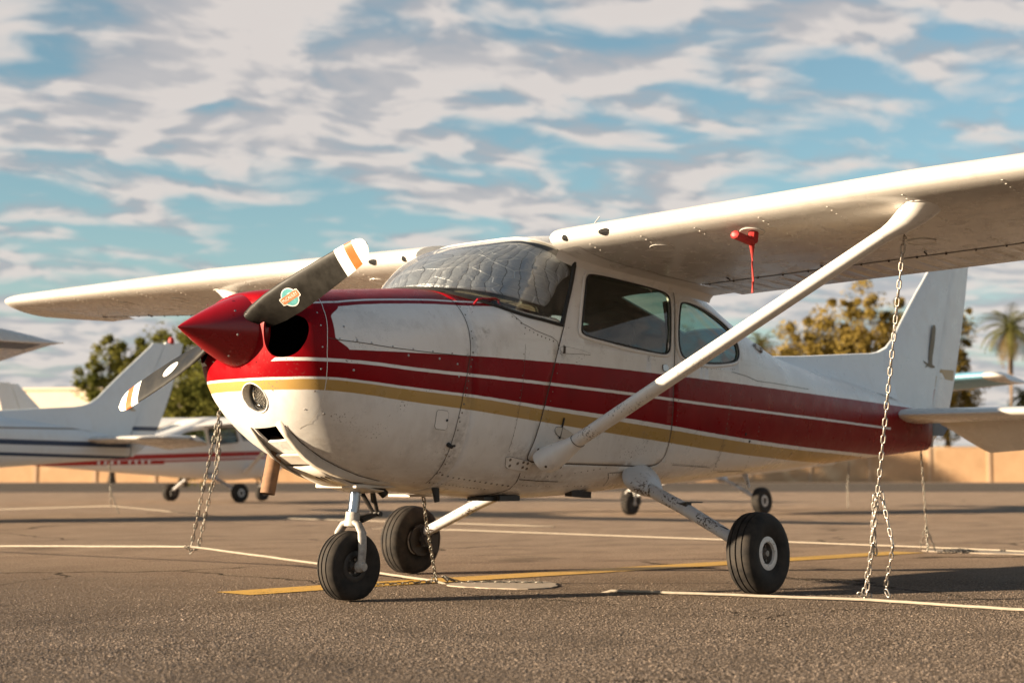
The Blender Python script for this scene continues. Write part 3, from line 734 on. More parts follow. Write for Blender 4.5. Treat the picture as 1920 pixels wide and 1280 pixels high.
def build_prop(root, mats, ang, detail=True):
    """two blades; ang is the roll of the first blade from +y towards +z"""
    for b in range(2):
        a = ang + b * math.pi; er = Vector((0, math.cos(a), math.sin(a))); et = Vector((0, -math.sin(a), math.cos(a))); C0 = Vector((PROP_X, 0, ZSP))
        stations = [(.07, .085, 62, .060), (.13, .112, 54, .046), (.20, .140, 47, .033), (.30, .157, 39, .024), (.42, .160, 32, .019), (.55, .152, 27, .015), (.68, .140, 23, .0125), (.80, .126, 20, .010), (.88, .113, 18.5, .009), (.915, .098, 18, .008), (.938, .076, 17.5, .007), (.95, .050, 17.2, .006), (.955, .022, 17.2, .005)]
        af = airfoil(12, 1.0, 0., .4)
        def P(r, k, tt, ch, bet, th, er=er, et=et, C0=C0):
            # chord runs from the leading edge (ahead in rotation) to the trailing edge
            cd_ = -et * math.cos(bet) + Vector((-1, 0, 0)) * math.sin(bet); nd = er.cross(cd_)
            return C0 + er * r + cd_ * ((.42 - k) * ch) + nd * (tt * th * (1.4 if tt > 0 else .5))
        def blade_rows(r0, r1, grow=0.):
            rs = [s_ for s_ in stations if r0 < s_[0] < r1]
            def at(r): return tuple(interp([(s_[0], s_[k]) for s_ in stations], r) for k in (1, 2, 3))
            rr = [r0] + [s_[0] for s_ in rs] + [r1]; rows = []
            for r in rr:
                ch, be, th = at(r); rows.append([P(r, k, t, ch + grow, R(be), th + grow) for k, t in af])
            return rows
        mbb = MB(); rows = blade_rows(.07, .955); mbb.grid(rows, wrap=True); mbb.add(rows[0], [tuple(range(len(rows[0])))]); mbb.add(rows[-1], [tuple(range(len(rows[-1])))])
        bl = mbb.build('propeller_blade', mats['blade'], root, sharp=45)
        for nm, r0, r1, mt in (('tip_band', .775, .835, 'bladew'), ('tip_band', .835, .885, 'bladeo'), ('tip_band', .885, .9565, 'bladew')):
            tb = MB(); rows = blade_rows(r0, r1, .0014); tb.grid(rows, wrap=True)
            if r1 > .95: tb.add(rows[-1], [tuple(range(len(rows[-1])))])
            tb.build(nm, mats[mt], bl, sharp=45)
        if detail: BLADES.append((bl, P, stations))
    sp = MB(); prof = []
    L0, R0 = .375, .178
    for i in range(17):
        k = i / 16; prof.append((R0 * (1 - (1 - k) ** 1.27) + .003 if i else .0008, k * L0))
    Mx = Matrix.Translation((-1.267, 0, ZSP)) @ Matrix.Rotation(R(90), 4, 'Y')
    sp.lathe(prof + [(R0 + .0025, L0), (R0 + .0025, L0 + .012), (.10, L0 + .013)], Mx, 48)
    spo = sp.build('spinner', mats['spinner'], root, sharp=50)
    return spo
BLADES = []

def windshield_surface(n=40, k=12, off=0., t0=-1., t1=1., s0=0., s1=1.):
    """rows from base curve (s=0) to roof arch (s=1); t in [-1,1] left to right"""
    BASE = [(0., .10), (.25, .13), (.45, .20), (.62, .31), (.74, .43), (.84, .56), (.93, .69), (1., XP0)]
    rows = []
    for j in range(k + 1):
        s = lerp(s0, s1, j / k); r_ = []
        for i in range(n + 1):
            t = lerp(t0, t1, i / n); at = abs(t); sg = -1 if t < 0 else 1
            # base point on the deck
            bx = interp(BASE, at); ang = at; hw = interp(T_HW, bx)
            by = hw * interp([(0., 0.), (.25, .30), (.45, .54), (.62, .74), (.74, .865), (.84, .945), (.93, .988), (1., 1.)], at)
            kk = 1.; zb_ = 0.
            hw_, zbb, zs_, zt_, nu, nl, tu = par(bx, False); fy = min(1., by / hw_); bz = zs_ + (zt_ - zs_) * (1 - fy ** nu) ** (1 / nu)
            if at > .9: bz = lerp(bz, interp(T_ZS, XP0), (at - .9) / .1)
            B = Vector((bx, sg * by, bz + .004))
            # arch point
            q = 1 - at if at > .0 else 1.
            q = (1 - at) ** .8; y0, z0 = sect(.95, q, True); ax = post_x(z0) if q > 0 else XP0; y0, z0 = sect(ax, q, True)
            A = Vector((ax, sg * y0, z0))
            p = B.lerp(A, s); L = (A - B).length
            nrm = Vector((-.62, sg * .5 * at, .62)).normalized()
            p += nrm * (4 * s * (1 - s) * .085 * L * (1 - .35 * at)) + nrm * off
            r_.append(p)
        rows.append(r_)
    return rows
def build_airframe(root, mats, detail=True, prop=math.pi - .345, ail=R(-9), elev=R(41)):
    """fuselage, wings, tail, gear of one high-wing airplane, as parts of root"""
    out = {}
    f = both(SKIN['body']); me = outward(f.mesh('fuselage', merge=2e-4, sharp=0)); me.polygons.foreach_set('use_smooth', [True] * len(me.polygons))
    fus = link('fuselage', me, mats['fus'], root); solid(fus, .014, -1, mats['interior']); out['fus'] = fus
    tc = MB(); tc.add([(5.939, s_ * y, z) for s_, y, z in [(-1, *sect(5.94, -1 + .1 * i, True)) for i in range(21)] + [(1, *sect(5.94, 1 - .1 * i, True)) for i in range(1, 20)]], [tuple(range(40))])
    tc.build('tail_cap', mats['fus'], fus, smooth=False)
    for side in (-1, 1):
        mk = (lambda b: b) if side < 0 else mirror
        dr = link('door', outward(mk(SKIN['door']).mesh('door', merge=1e-5, sharp=0)), mats['fus'], root); solid(dr, .016, -1, mats['interior']); out['door%d' % side] = dr
        for nm, pr, pl in (('win1', dr, E1), ('win2', fus, E2)):
            g = mk(SKIN[nm]); g.v = [(x, y - (.007 if y > 0 else -.007), z) for x, y, z in g.v]
            p = link('window_pane', outward(g.mesh('window_pane', merge=1e-5, sharp=0)), mats['glass'], pr)
            if detail or True:
                gs = MB(); loop = [surf(x, z, side, .002)[0] for x, z in pl]; gs.tube(loop, .0055, 6, closed=True, upv=(0, 1, 0)); gs.build('window_gasket', mats['dark'], pr)
                fr = MB(); cx = sum(p_[0] for p_ in pl) / len(pl); cz = sum(p_[1] for p_ in pl) / len(pl)
                loop = []
                for x, z in pl:
                    v_ = Vector((x - cx, z - cz)); v_ = v_ * (1 + .019 / v_.length); loop.append(surf(cx + v_.x, cz + v_.y, side, .0005)[0])
                fr.tube(loop, .011, 8, flat=.5, closed=True, upv=(0, 1, 0)); fr.build('window_frame', mats['white'], pr)
    rw = link('rear_window', outward(both(SKIN['rear']).mesh('rear_window', merge=2e-4, sharp=0)), mats['glass'], root)
    # cowling
    c = MB(); rows = nose_rows(); c.grid(rows, wrap=True)
    n = len(rows[0]); ring = []
    for j in range(n):
        t = 4 * j / n; an = (t - 1) * math.pi / 2; ring.append((-.938, -.168 * math.cos(an), ZSP + .168 * math.sin(an)))
    c.grid([ring, rows[0]], wrap=True)
    cme = outward(c.mesh('cowling', merge=1e-5, sharp=0))
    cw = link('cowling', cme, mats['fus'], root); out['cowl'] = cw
    if detail:
        solid(cw, .010, -1, M['black'])
        cutters = []
        def cutter(mb): o = mb.build('cutter', None, None, smooth=False); cutters.append(o)
        for s_ in (-1, 1):
            poly = smooth_poly([(.215, 1.355), (.352, 1.350), (.388, 1.30), (.386, 1.225), (.355, 1.168), (.295, 1.148), (.235, 1.165), (.20, 1.22), (.195, 1.31)], 2)
            k = MB(); k.prism([(s_ * a, b) for a, b in poly], .30, Matrix(((0, 0, 1, -1.05), (1, 0, 0, 0), (0, 1, 0, 0), (0, 0, 0, 1)))); cutter(k)
        k = MB(); LX = Matrix.Translation((-.90, -.083, .972)) @ Matrix.Rotation(R(74), 4, 'Y')
        k.lathe([(.0005, -.2), (.074, -.2), (.074, .25), (.0005, .25)], LX, 40); cutter(k)
        k = MB(); k.prism([(-.078, 0), (.078, 0), (.078, .10), (-.078, .10)], .3, Matrix.Translation((-.735, -.042, .84)) @ Matrix.Rotation(R(-62), 4, 'Y') @ Matrix(((0, 0, -1, 0), (1, 0, 0, 0), (0, 1, 0, -.05), (0, 0, 0, 1)))); cutter(k)
        cut(cw, cutters)
    else:
        for s_ in (-1, 1):
            k = MB(); k.lathe([(.001, 0), (.085, 0), (.085, .012), (.001, .012)], Matrix.Translation((-.905, s_ * .29, 1.25)) @ Matrix.Rotation(R(-90), 4, 'Y') @ Matrix.Rotation(R(30) * s_, 4, 'X'), 20); k.build('inlet', M['black'], cw)
    cw.data.polygons.foreach_set('use_smooth', [True] * len(cw.data.polygons)); cw.data.set_sharp_from_angle(angle=R(38))
    # windshield
    ws = MB(); ws.grid(windshield_surface()); w = link('windshield', ws.mesh('windshield', merge=1e-4, sharp=0), mats['wglass'], root); out['ws'] = w
    edge = MB()
    rws = windshield_surface(80, 1, .003)
    edge.tube(rws[0], .010, 6); edge.build('windshield_gasket', mats['dark'], w)
    for sl in (slice(0, 15), slice(66, 81)): e2 = MB(); e2.tube(rws[1][sl], .013, 6); e2.build('windshield_gasket', mats['dark'], w)
    e2 = MB(); e2.tube(rws[1][14:67], .010, 6, flat=.5); e2.build('windshield_rim', mats['white'], w)
    gl = MB(); rr = [[(x, s_ * sect(x, q, False)[0] * .985, sect(x, q, False)[1] + .003) for s_, q in [(-1, .1 + .9 * i / 10) for i in range(11)] + [(1, 1 - .9 * i / 10) for i in range(1, 11)]] for x in (.2, .3, .4, .5, .62, .70)]
    rr2 = []
    for x, yl in ((.145, .25), (.20, .28), (.28, .335), (.36, .38), (.45, .43), (.55, .47), (.66, .50), (.72, .505)):
        r_ = []
        for i in range(21):
            y = lerp(-yl, yl, i / 20); hw_, zb_, zs_, zt_, nu, nl, tu = par(x, False); r_.append((x, y, zs_ + (zt_ - zs_) * (1 - min(1, abs(y) / hw_) ** nu) ** (1 / nu) + .006))
        rr2.append(r_)
    gl.grid(rr2); gl.grid([rr2[-1], [(p[0] + .03, p[1], min(p[2] - .02, 1.10)) for p in rr2[-1]]]); gl.build('glareshield', mats['glare'], root)
    # wings, struts
    for side in (-1, 1):
        build_wing(root, side, mats, ail if side > 0 else -ail * .8, detail)
        st = MB(); a = Vector((.70, side * .555, .712)); b = Vector((.985, side * 2.47, 1.80))
        streamline(st, a, b, .118, .112, .50, 22, 8); so = st.build('wing_strut', mats['strut'], root, sharp=50); out['strut%d' % side] = so
        cf = MB(); d = (b - a).normalized(); rows = []
        for k, ch, th, dx in ((-.055, .20, .115, -.012), (-.02, .205, .125, -.01), (.03, .185, .112, -.006), (.09, .150, .085, 0), (.15, .128, .066, 0), (.165, .122, .062, 0)):
            p = a + d * k; cx = Vector((1, 0, 0)) - d * d.x; cx.normalize(); ct = d.cross(cx)
            rows.append([p + Vector((dx, 0, 0)) + cx * math.cos(t_ * math.pi / 12) * ch / 2 + ct * math.sin(t_ * math.pi / 12) * th / 2 * (1.06 - .12 * math.cos(t_ * math.pi / 12)) for t_ in range(24)])
        cf.grid(rows, wrap=True); cf.add(rows[0], [tuple(range(24))]); cf.build('strut_fairing', mats['white'], so, sharp=50)
        lp_ = MB(); lp_.tube([Vector(p_) for p_ in rows[-1]], .0022, 5, closed=True); lp_.build('fairing_joint', M['seam'], so)
        if detail:
            for t_ in (3, 9, 15, 21): b3 = MB(); q_ = rows[1][t_]; dome(b3, q_, (q_ - (a + d * -.02)).normalized(), .008, .4, 8); b3.build('screw', M['seam'], so)
        uf = MB(); rows = []
        zl = lambda p: p
        for k, ch, th, up_ in ((-.17, .120, .062, 0), (-.12, .128, .075, .003), (-.06, .155, .105, .010), (-.02, .185, .135, .018), (.02, .225, .17, .03), (.045, .265, .21, .04), (.055, .285, .228, .046)):
            p = b + d * k + Vector((.018 * max(0, k + .1) / .15, 0, up_ * .55)); e = max(0., min(1., (k + .10) / .13)); nd = d.lerp(Vector((.02, side * -.02, 1)), e).normalized()
            cx = Vector((1, 0, 0)) - nd * nd.x; cx.normalize(); ct = nd.cross(cx)
            rows.append([p + cx * math.cos(t_ * math.pi / 12) * ch / 2 + ct * math.sin(t_ * math.pi / 12) * th / 2 for t_ in range(24)])
        lp_ = MB(); lp_.tube([Vector(p_) for p_ in rows[-2]], .006, 6, closed=True); lp_.build('fairing_flange', mats['white'], so)
        uf.grid(rows, wrap=True); uf.build('strut_fairing', mats['white'], so, sharp=50)
    # tail
    out['fin'], out['rud'] = build_tail(root, mats, elev, detail)
    # main gear
    for side in (-1, 1):
        lg = MB(); a = Vector((1.60, side * .36, .60)); b = Vector((1.50, side * 1.17, .262)); mid = a.lerp(b, .5) + Vector((0, 0, .012))
        streamline(lg, a, mid, .105, .100, .62, 16, 4); streamline(lg, mid, b, .100, .088, .62, 16, 4); lo = lg.build('gear_leg', mats['gear'], root, merge=1e-4, sharp=50); out['leg%d' % side] = lo
        gf = MB(); rows = []
        for k, rx, rz in ((0, .165, .090), (.25, .155, .086), (.55, .125, .076), (.8, .092, .064), (.95, .075, .055), (1., .062, .046)):
            p = Vector((1.60, side * lerp(.42, .54, k), lerp(.600, .548, k)))
            rows.append([p + Vector((math.cos(t_ * math.pi / 14) * rx + .02 * (1 - k), side * -.02 * math.sin(t_ * math.pi / 14), math.sin(t_ * math.pi / 14) * rz)) for t_ in range(28)])
        gf.grid(rows, wrap=True); gf.add(rows[-1], [tuple(range(28))]); gf.build('gear_fairing', mats['fairing'], lo, sharp=60)
        sp_ = MB(); p = a.lerp(b, .52); sp_.box(p + Vector((.045, 0, .046)), (.13, .075, .006), Matrix.Rotation(R(0), 3, 'Y')); sp_.box(p + Vector((-.015, 0, .022)), (.05, .066, .045)); sp_.build('gear_step', mats['greasy'], lo, smooth=False)
        wo = wheel(root, 'wheel', (1.485, side * 1.285, .213), .2145, .158, .078, mats['hub'], side, 56, detail, R(2.5) * side)
        br = MB(); y = side * 1.19
        br.lathe([(.03, -.012), (.098, -.012), (.098, .004), (.03, .004)], Matrix.Translation((1.485, y, .215)) @ Matrix.Rotation(R(90), 4, 'X'), 28)
        br.tube([(1.485, side * 1.13, .218), (1.485, side * 1.25, .215)], .030, 12); br.box((1.555, y - side * .012, .19), (.06, .075, .115)); br.box((1.50, side * 1.155, .235), (.09, .02, .12)); br.tube([(1.49, side * .9, .39), (1.50, side * 1.08, .335), (1.56, side * 1.13, .27), (1.56, side * 1.16, .22)], .006, 6)
        br.build('brake', mats['greasy'], wo, sharp=40)
    # nose gear
    ng = empty('nose_gear_anchor') if False else None
    nx, nr = -.215, .172
    o = MB(); A0 = Vector((-.165, 0, .60)); A1 = Vector((-.195, 0, .40)); o.tube([A0, A1], .028, 18); leg = o.build('nose_gear_leg', mats['chrome'], root, sharp=50)
    o = MB(); o.tube([Vector((-.155, 0, .66)), Vector((-.163, 0, .575))], .043, 18); o.tube([(-.164, 0, .585), (-.1655, 0, .563)], .055, 18); o.box((-.12, 0, .575), (.16, .11, .028)); o.box((-.16, -.045, .60), (.05, .04, .07)); o.tube([(-.16, -.14, .60), (-.16, .14, .60)], .012, 8)
    o.tube([(-.10, -.03, .60), (-.02, -.05, .52)], .022, 10); o.build('steering_collar', mats['greasy'], leg, sharp=40)
    o = MB(); o.tube([A1 + Vector((.004, 0, .035)), A1 + Vector((-.006, 0, -.035))], [.036, .038], 18)
    for s_ in (-1, 1):
        o.tube([A1 + Vector((-.004, s_ * .012, -.012)), A1 + Vector((-.008, s_ * .052, -.022)), A1 + Vector((-.012, s_ * .084, -.062)), Vector((nx + .004, s_ * .092, .26)), Vector((nx, s_ * .088, nr + .01)), Vector((nx, s_ * .087, nr - .022))], [.024, .025, .026, .024, .023, .02], 12, flat=.62, upv=(0, 1, 0))
        o.tube([(nx, s_ * .072, nr), (nx, s_ * .112, nr)], [.030, .020], 12)
    o.build('nose_fork', M['fork'], leg, merge=0, sharp=60)
    o = MB()
    K = Vector((-.035, 0, .425))
    for s_ in (-1, 1):
        o.tube([Vector((-.12, s_ * .052, .575)), K + Vector((0, s_ * .014, 0))], [.014, .010], 8); o.tube([A1 + Vector((.03, s_ * .036, -.005)), K + Vector((0, s_ * .014, 0))], [.013, .010], 8)
    o.tube([K + Vector((0, -.035, 0)), K + Vector((0, .035, 0))], .014, 8); o.tube([Vector((-.10, -.04, .56)), K + Vector((-.04, -.02, .06))], .011, 8); o.build('torque_link', mats['greasy'], leg, sharp=40)
    wheel(root, 'wheel', (nx, 0, nr), .1735, .128, .066, mats['nosehub'], -1, 52, detail, 0, R(-2))
    # belly plate above the nose leg
    o = MB(); o.box((-.15, 0, .567), (.32, .30, .022)); bevel(o.build('belly_plate', mats['scoop'], cw, smooth=False), .006)
    # propeller
    out['spinner'] = build_prop(root, mats, prop, detail)
    # cabin: seats, panel, rear bench
    for s_ in (-1, 1):
        seat = MB(); rows = []
        for z, w_, t_ in ((.95, .20, .05), (1.05, .225, .06), (1.25, .23, .065), (1.38, .225, .06), (1.45, .205, .05), (1.485, .16, .03), (1.49, .10, .012)):
            x = 1.42 + (z - .95) * .22; rows.append([(x + math.sin(a * math.pi / 10) * t_, s_ * .24 + math.copysign(abs(math.cos(a * math.pi / 10)) ** .6, math.cos(a * math.pi / 10)) * w_, z) for a in range(20)])
        seat.grid(rows, wrap=True); seat.add(rows[-1], [tuple(range(20))]); seat.box((1.2, s_ * .24, .88), (.5, .44, .14)); seat.build('seat', mats['seat'], root, sharp=50)
    bn = MB(); bn.box((2.16, 0, 1.05), (.12, .76, .40), Matrix.Rotation(R(14), 3, 'Y')); bn.box((1.92, 0, .86), (.44, .74, .12)); bevel(bn.build('rear_bench', mats['seat'], root, smooth=False), .04, 3)
    ip = MB(); ip.box((.60, 0, 1.24), (.03, .92, .26)); ip.build('instrument_panel', mats['panel'], root, smooth=False)
    fl = MB(); fl.box((1.35, 0, .74), (1.4, .72, .03)); fl.build('cabin_floor', mats['dark'], root, smooth=False)
    for s_ in (-1, 1):
        bl = MB(); x0 = 1.845; bl.tube([(x0 - .05, s_ * .475, 1.62), (x0 + .01, s_ * .47, 1.35), (x0 - .10, s_ * .40, .98)], .024, 6, flat=.15, upv=(0, 1, 0)); bl.build('seat_belt', mats['dark'], root)
    return out
MM = dict(fus=M['fus'], interior=M['interior'], glass=M['glass'], wglass=M['wglass'], dark=M['dark'], white=M['white'], wing=M['wing'], strut=M['strut'], gear=M['gear'], fairing=M['fairing'], fin=M['fin'], rudder=M['fin'],
          hub=M['hub'], nosehub=M['greasy'], greasy=M['greasy'], chrome=M['chrome'], alu=M['alu'], scoop=M['scoop'], blade=M['blade'], bladew=M['bladew'], bladeo=M['bladeo'], spinner=M['red'], seat=M['seat'], panel=M['panel'], glare=M['glare'])
plane = empty('light_airplane', (0, 0, 0), label='white high-wing airplane with red and gold stripes, red spinner and black propeller', cat='airplane')
AIR = build_airframe(plane, MM)

# ------------------------------------------------------------------ details of the red-striped airplane
fus, cowl = AIR['fus'], AIR['cowl']
def seam_part(name, parent, lines, w=.0042, sides=(-1, 1), mat='seam'):
    for s_ in sides:
        for L in lines: mb = MB(); ribbon(mb, L, w, .0014, s_); mb.build(name, M[mat], parent, recalc=False)
for s_ in (-1, 1):
    d = AIR['door%d' % s_]; mb = MB(); ribbon(mb, ED, .0060, .0018, s_, True, True); mb.build('door_seam', M['seam'], d)
BOWL = [(-.70, 1.47), (-.735, 1.38), (-.752, 1.25), (-.755, 1.177), (-.748, 1.08), (-.738, .997), (-.728, .925), (-.727, .86), (-.738, .835)]
SPLIT = [(-.748, 1.243), (-.694, 1.236), (-.57, 1.229), (-.417, 1.217), (-.236, 1.209), (-.08, 1.205), (.098, 1.203)]
FIRE = [(.118, 1.50), (.118, 1.33), (.110, 1.223), (.06, 1.01), (.04, .88), (.035, .797), (.037, .712), (.045, .634), (.055, .581)]
seam_part('cowling_seam', cowl, [BOWL], .0032, mat='rivetw'); seam_part('cowling_seam', cowl, [SPLIT], .0032); seam_part('cowling_seam', fus, [FIRE], .0038)  # bowl seam drawn pale, its highlight painted in as colour
SKIRT = [(.449, 1.480), (.456, 1.437), (.497, 1.392), (.585, 1.361), (.708, 1.336), (.751, 1.316), (.764, 1.275)]
seam_part('skin_seam', fus, [SKIRT], .003)
seam_part('skin_seam', fus, [[(.609, .631), (.629, .584), (.633, .548), (.61, .530), (.568, .514)]], .006)
seam_part('skin_seam', fus, [[(.632, .598), (.794, .589), (.953, .585)], [(1.42, .560), (1.39, .60), (1.345, .632), (1.471, .635), (1.574, .638), (1.57, .668)]], .0035)
seam_part('skin_seam', fus, [[(2.465, 1.244), (2.66, 1.228), (2.80, 1.205), (3.036, 1.203), (3.6, 1.19)]], .003)
seam_part('skin_seam', fus, [[(2.459, .80), (2.464, .711), (2.508, .653), (2.52, .62)], [(1.945, .679), (2.43, .666)], [(2.604, .64), (2.974, .644)]], .0022)
seam_part('skin_seam', fus, [[(.503, 1.287), (.496, 1.164), (.47, .95), (.45, .75)]], .0018)
rv = MB()
for s_ in (-1, 1):
    rivet_line(rv, [(p[0] + .018, p[1]) for p in FIRE], .034, .0042, s_, None, .1)
    rivet_line(rv, [(p[0] + .012, p[1] - .02) for p in SKIRT], .030, .0036, s_, None, .1)
    rivet_line(rv, [(.05, .628), (.176, .607), (.381, .585), (.60, .563)], .040, .0055, s_, None, .1); rivet_line(rv, [(.07, .584), (.155, .575), (.317, .559), (.50, .545)], .024, .0035, s_)
    rivet_line(rv, [(.70, .565), (1.017, .558), (1.357, .562), (1.40, .57)], .03, .003, s_, None, .2)
    rivet_line(rv, [(.66, .61), (.90, .612), (1.3, .66)], .05, .003, s_, None, .2); rivet_line(rv, [(1.36, .622), (1.56, .626)], .035, .003, s_)
    rivet_line(rv, [(2.455, 1.10), (2.44, .90), (2.44, .76), (2.47, .69), (2.50, .645)], .028, .0032, s_, None, .15); rivet_line(rv, [(2.475, .80), (2.485, .711), (2.528, .65)], .02, .0032, s_, None, .2)
    rivet_line(rv, [(2.862, 1.0), (2.872, .731), (2.915, .681), (3.01, .637)], .026, .0030, s_, None, .15)
    rivet_line(rv, [(1.90, .69), (2.147, .679), (2.43, .672)], .026, .0028, s_, None, .15); rivet_line(rv, [(2.55, .65), (2.816, .645), (2.974, .652)], .026, .0028, s_, None, .15)
    rivet_line(rv, [(1.90, 1.25), (2.192, 1.247), (2.5, 1.262)], .022, .0028, s_, None, .2); rivet_line(rv, [(1.86, 1.20), (1.85, .9), (1.84, .70)], .03, .0028, s_, None, .2)
    rivet_line(rv, [(.50, 1.34), (.49, 1.2), (.46, .9), (.46, .74)], .034, .0028, s_, None, .25)
    rivet_line(rv, [(3.4, 1.15), (3.42, .95), (3.46, .76)], .035, .003, s_, None, .2); rivet_line(rv, [(4.2, 1.1), (4.22, .95), (4.25, .80)], .035, .003, s_, None, .2)
    for L in ([(.77, 1.30), (.70, 1.10), (.64, .86)], [(.985, 1.70), (.94, 1.55), (.89, 1.38)]): rivet_line(rv, [(p[0] + .035, p[1]) for p in L], .045, .003, s_, None, .2)
tag(rv.build('rivets', M['rivet'], fus), kind='stuff')
sc = MB()
for s_ in (-1, 1):
    for x, z in [(-.599, 1.240), (-.519, 1.231), (-.394, 1.221), (-.269, 1.216), (-.143, 1.212), (-.015, 1.209), (.09, 1.207), (-.66, 1.30), (-.69, 1.24), (-.62, 1.10), (-.70, .90), (-.30, 1.185), (-.10, 1.18), (.02, 1.16), (.03, 1.10), (.05, .90), (.03, .72)]:
        q, n_ = surf(x, z, s_); dome(sc, q, n_, .0065, .35, 8)
    for z in (1.36, 1.30, 1.20, 1.10, 1.0, .92): q, n_ = surf(-.775, z, s_); dome(sc, q, n_, .0045, .35, 6)
sc.build('cowling_screws', M['alu'], cowl)['kind'] = 'stuff'
# access doors, latch, hinges on the left side
def skin_patch(name, parent, poly, h, mat, side=-1, edge=True):
    mb = MB(); P = smooth_poly(poly, 1); k = len(P); top = [surf(x, z, side, h)[0] for x, z in P]; bot = [surf(x, z, side, -.003)[0] for x, z in P]
    mb.add(top + bot, [tuple(range(k))] + [(i, (i + 1) % k, k + (i + 1) % k, k + i) for i in range(k)])
    o = mb.build(name, mat, parent, sharp=30)
    if edge:
        e = MB(); ribbon(e, P, .0038, .0012, side, None, True); e.build('panel_gap', M['seam'], parent)
    return o
ap = skin_patch('oil_door', cowl, [(-.105, .933), (-.066, .932), (-.027, .928), (-.023, .885), (-.020, .838), (-.06, .841), (-.101, .844), (-.103, .89)], .0022, M['white'])
q, n_ = surf(-.03, .885); b_ = MB(); dome(b_, q + n_ * .002, n_, .007, .4, 8); b_.build('fastener', M['dark'], ap)
q, n_ = surf(.018, .769); b_ = MB(); b_.tube([q, q + n_ * .03], [.012, .009], 10); b_.tube([q + n_ * .02, q + n_ * .02 + Vector((.03, 0, .002))], .006, 8); b_.build('drain_stub', M['dark'], cowl)
for s_ in (-1, 1):
    hp = skin_patch('hinge_plate', AIR['door%d' % s_], [(.446, .718), (.57, .700), (.66, .688), (.655, .66), (.64, .640), (.55, .650), (.478, .658), (.46, .69)], .005, M['white'], s_)
    for x, z in [(.485, .700), (.50, .670), (.55, .682), (.59, .688), (.625, .682), (.60, .662), (.635, .655)]: q, n_ = surf(x, z, s_, .005); b_ = MB(); dome(b_, q, n_, .009, .4, 8); b_.build('bolt', M['rivet'], hp)
    hp = skin_patch('door_hinge', AIR['door%d' % s_], [(.775, 1.29), (.83, 1.292), (.95, 1.282), (1.05, 1.262), (.95, 1.262), (.82, 1.257), (.775, 1.265)], .004, M['white'], s_)
    e = MB(); e.tube([surf(.80, 1.256, s_, .006)[0], surf(.803, 1.295, s_, .006)[0]], .007, 8); e.build('hinge_pin', M['seam'], hp)
    lt = skin_patch('door_hinge', AIR['door%d' % s_], [(.772, .868), (.80, .873), (.86, .860), (.92, .838), (.945, .818), (.90, .810), (.84, .815), (.79, .830), (.768, .850)], .008, M['scoop'], s_)
    e = MB(); e.tube([surf(.815, .81, s_, .006)[0], surf(.826, .92, s_, .006)[0]], .005, 6); e.build('hinge_pin', M['greasy'], lt)
    hd = skin_patch('door_handle', AIR['door%d' % s_], [(1.685, 1.247), (1.735, 1.243), (1.738, 1.225), (1.738, 1.206), (1.688, 1.210), (1.685, 1.228)], .007, M['chrome'], s_)
    for x, z in [(2.704, .872), (2.779, .829)]: q, n_ = surf(x, z, s_); b_ = MB(); b_.tube([q - n_ * .002, q + n_ * .003], .009, 12); b_.build('static_port', M['dark'], fus)
# grab handle on the cowl deck
for s_ in (-1, 1):
    b_ = MB(); a0 = surf(.235, 1.472, s_, 0.)[0]; a1 = surf(.43, 1.492, s_, 0.)[0]; o_ = Vector((0, s_ * .02, .035))
    b_.tube([a0, a0 + o_ * .9 + Vector((.015, 0, 0)), a0 + o_ + Vector((.05, 0, .004)), a1 + o_ * .8 - Vector((.05, 0, 0)), a1 + o_ * .6 - Vector((.015, 0, 0)), a1], .0065, 8); b_.build('step_handle', M['red'], fus)
# landing light in the chin
LX = Matrix.Translation((-.90, -.083, .972)) @ Matrix.Rotation(R(74), 4, 'Y')
L_ = MB(); r0_, r1_ = [], []
for k in range(40):
    a = k * math.pi / 20; lp_ = (.0735 * math.cos(a), .0735 * math.sin(a)); h_ = -.12
    while h_ < .08:
        q = LX @ Vector((*lp_, h_))
        if q.x > -.93 and interp(T_ZB, q.x) < q.z and abs(q.y) < Y(q.x, q.z, False): break
        h_ += .002
    r0_.append(LX @ Vector((*lp_, h_ - .001))); r1_.append(LX @ Vector((*lp_, .088)))
L_.grid([r0_, r1_], wrap=True); L_.add(r1_, [tuple(range(40))]); ll = L_.build('landing_light', M['scoop'], cowl, sharp=40)
rm = MB(); rm.tube(r0_, .0035, 6, closed=True); rm.build('light_rim', M['white'], ll)
L_ = MB(); L_.lathe([(.060, .052), (.057, .060), (.030, .078), (.0005, .083)], LX, 32); L_.build('reflector', M['lamp'], ll)
L_ = MB()
for i in range(-4, 5):
    for j in range(-4, 5):
        a, b_ = (i + (j % 2) * .5) * .0125, j * .011
        if a * a + b_ * b_ < .052 ** 2: dome(L_, LX @ Vector((a, b_, .055)), (LX.to_3x3() @ Vector((0, 0, -1))), .0068, .55, 6)
L_.build('lens', M['lamp'], ll); L_ = MB(); L_.lathe([(.060, .042), (.066, .042), (.066, .062), (.060, .062)], LX, 32, close=True); L_.build('bezel', M['dark'], ll)
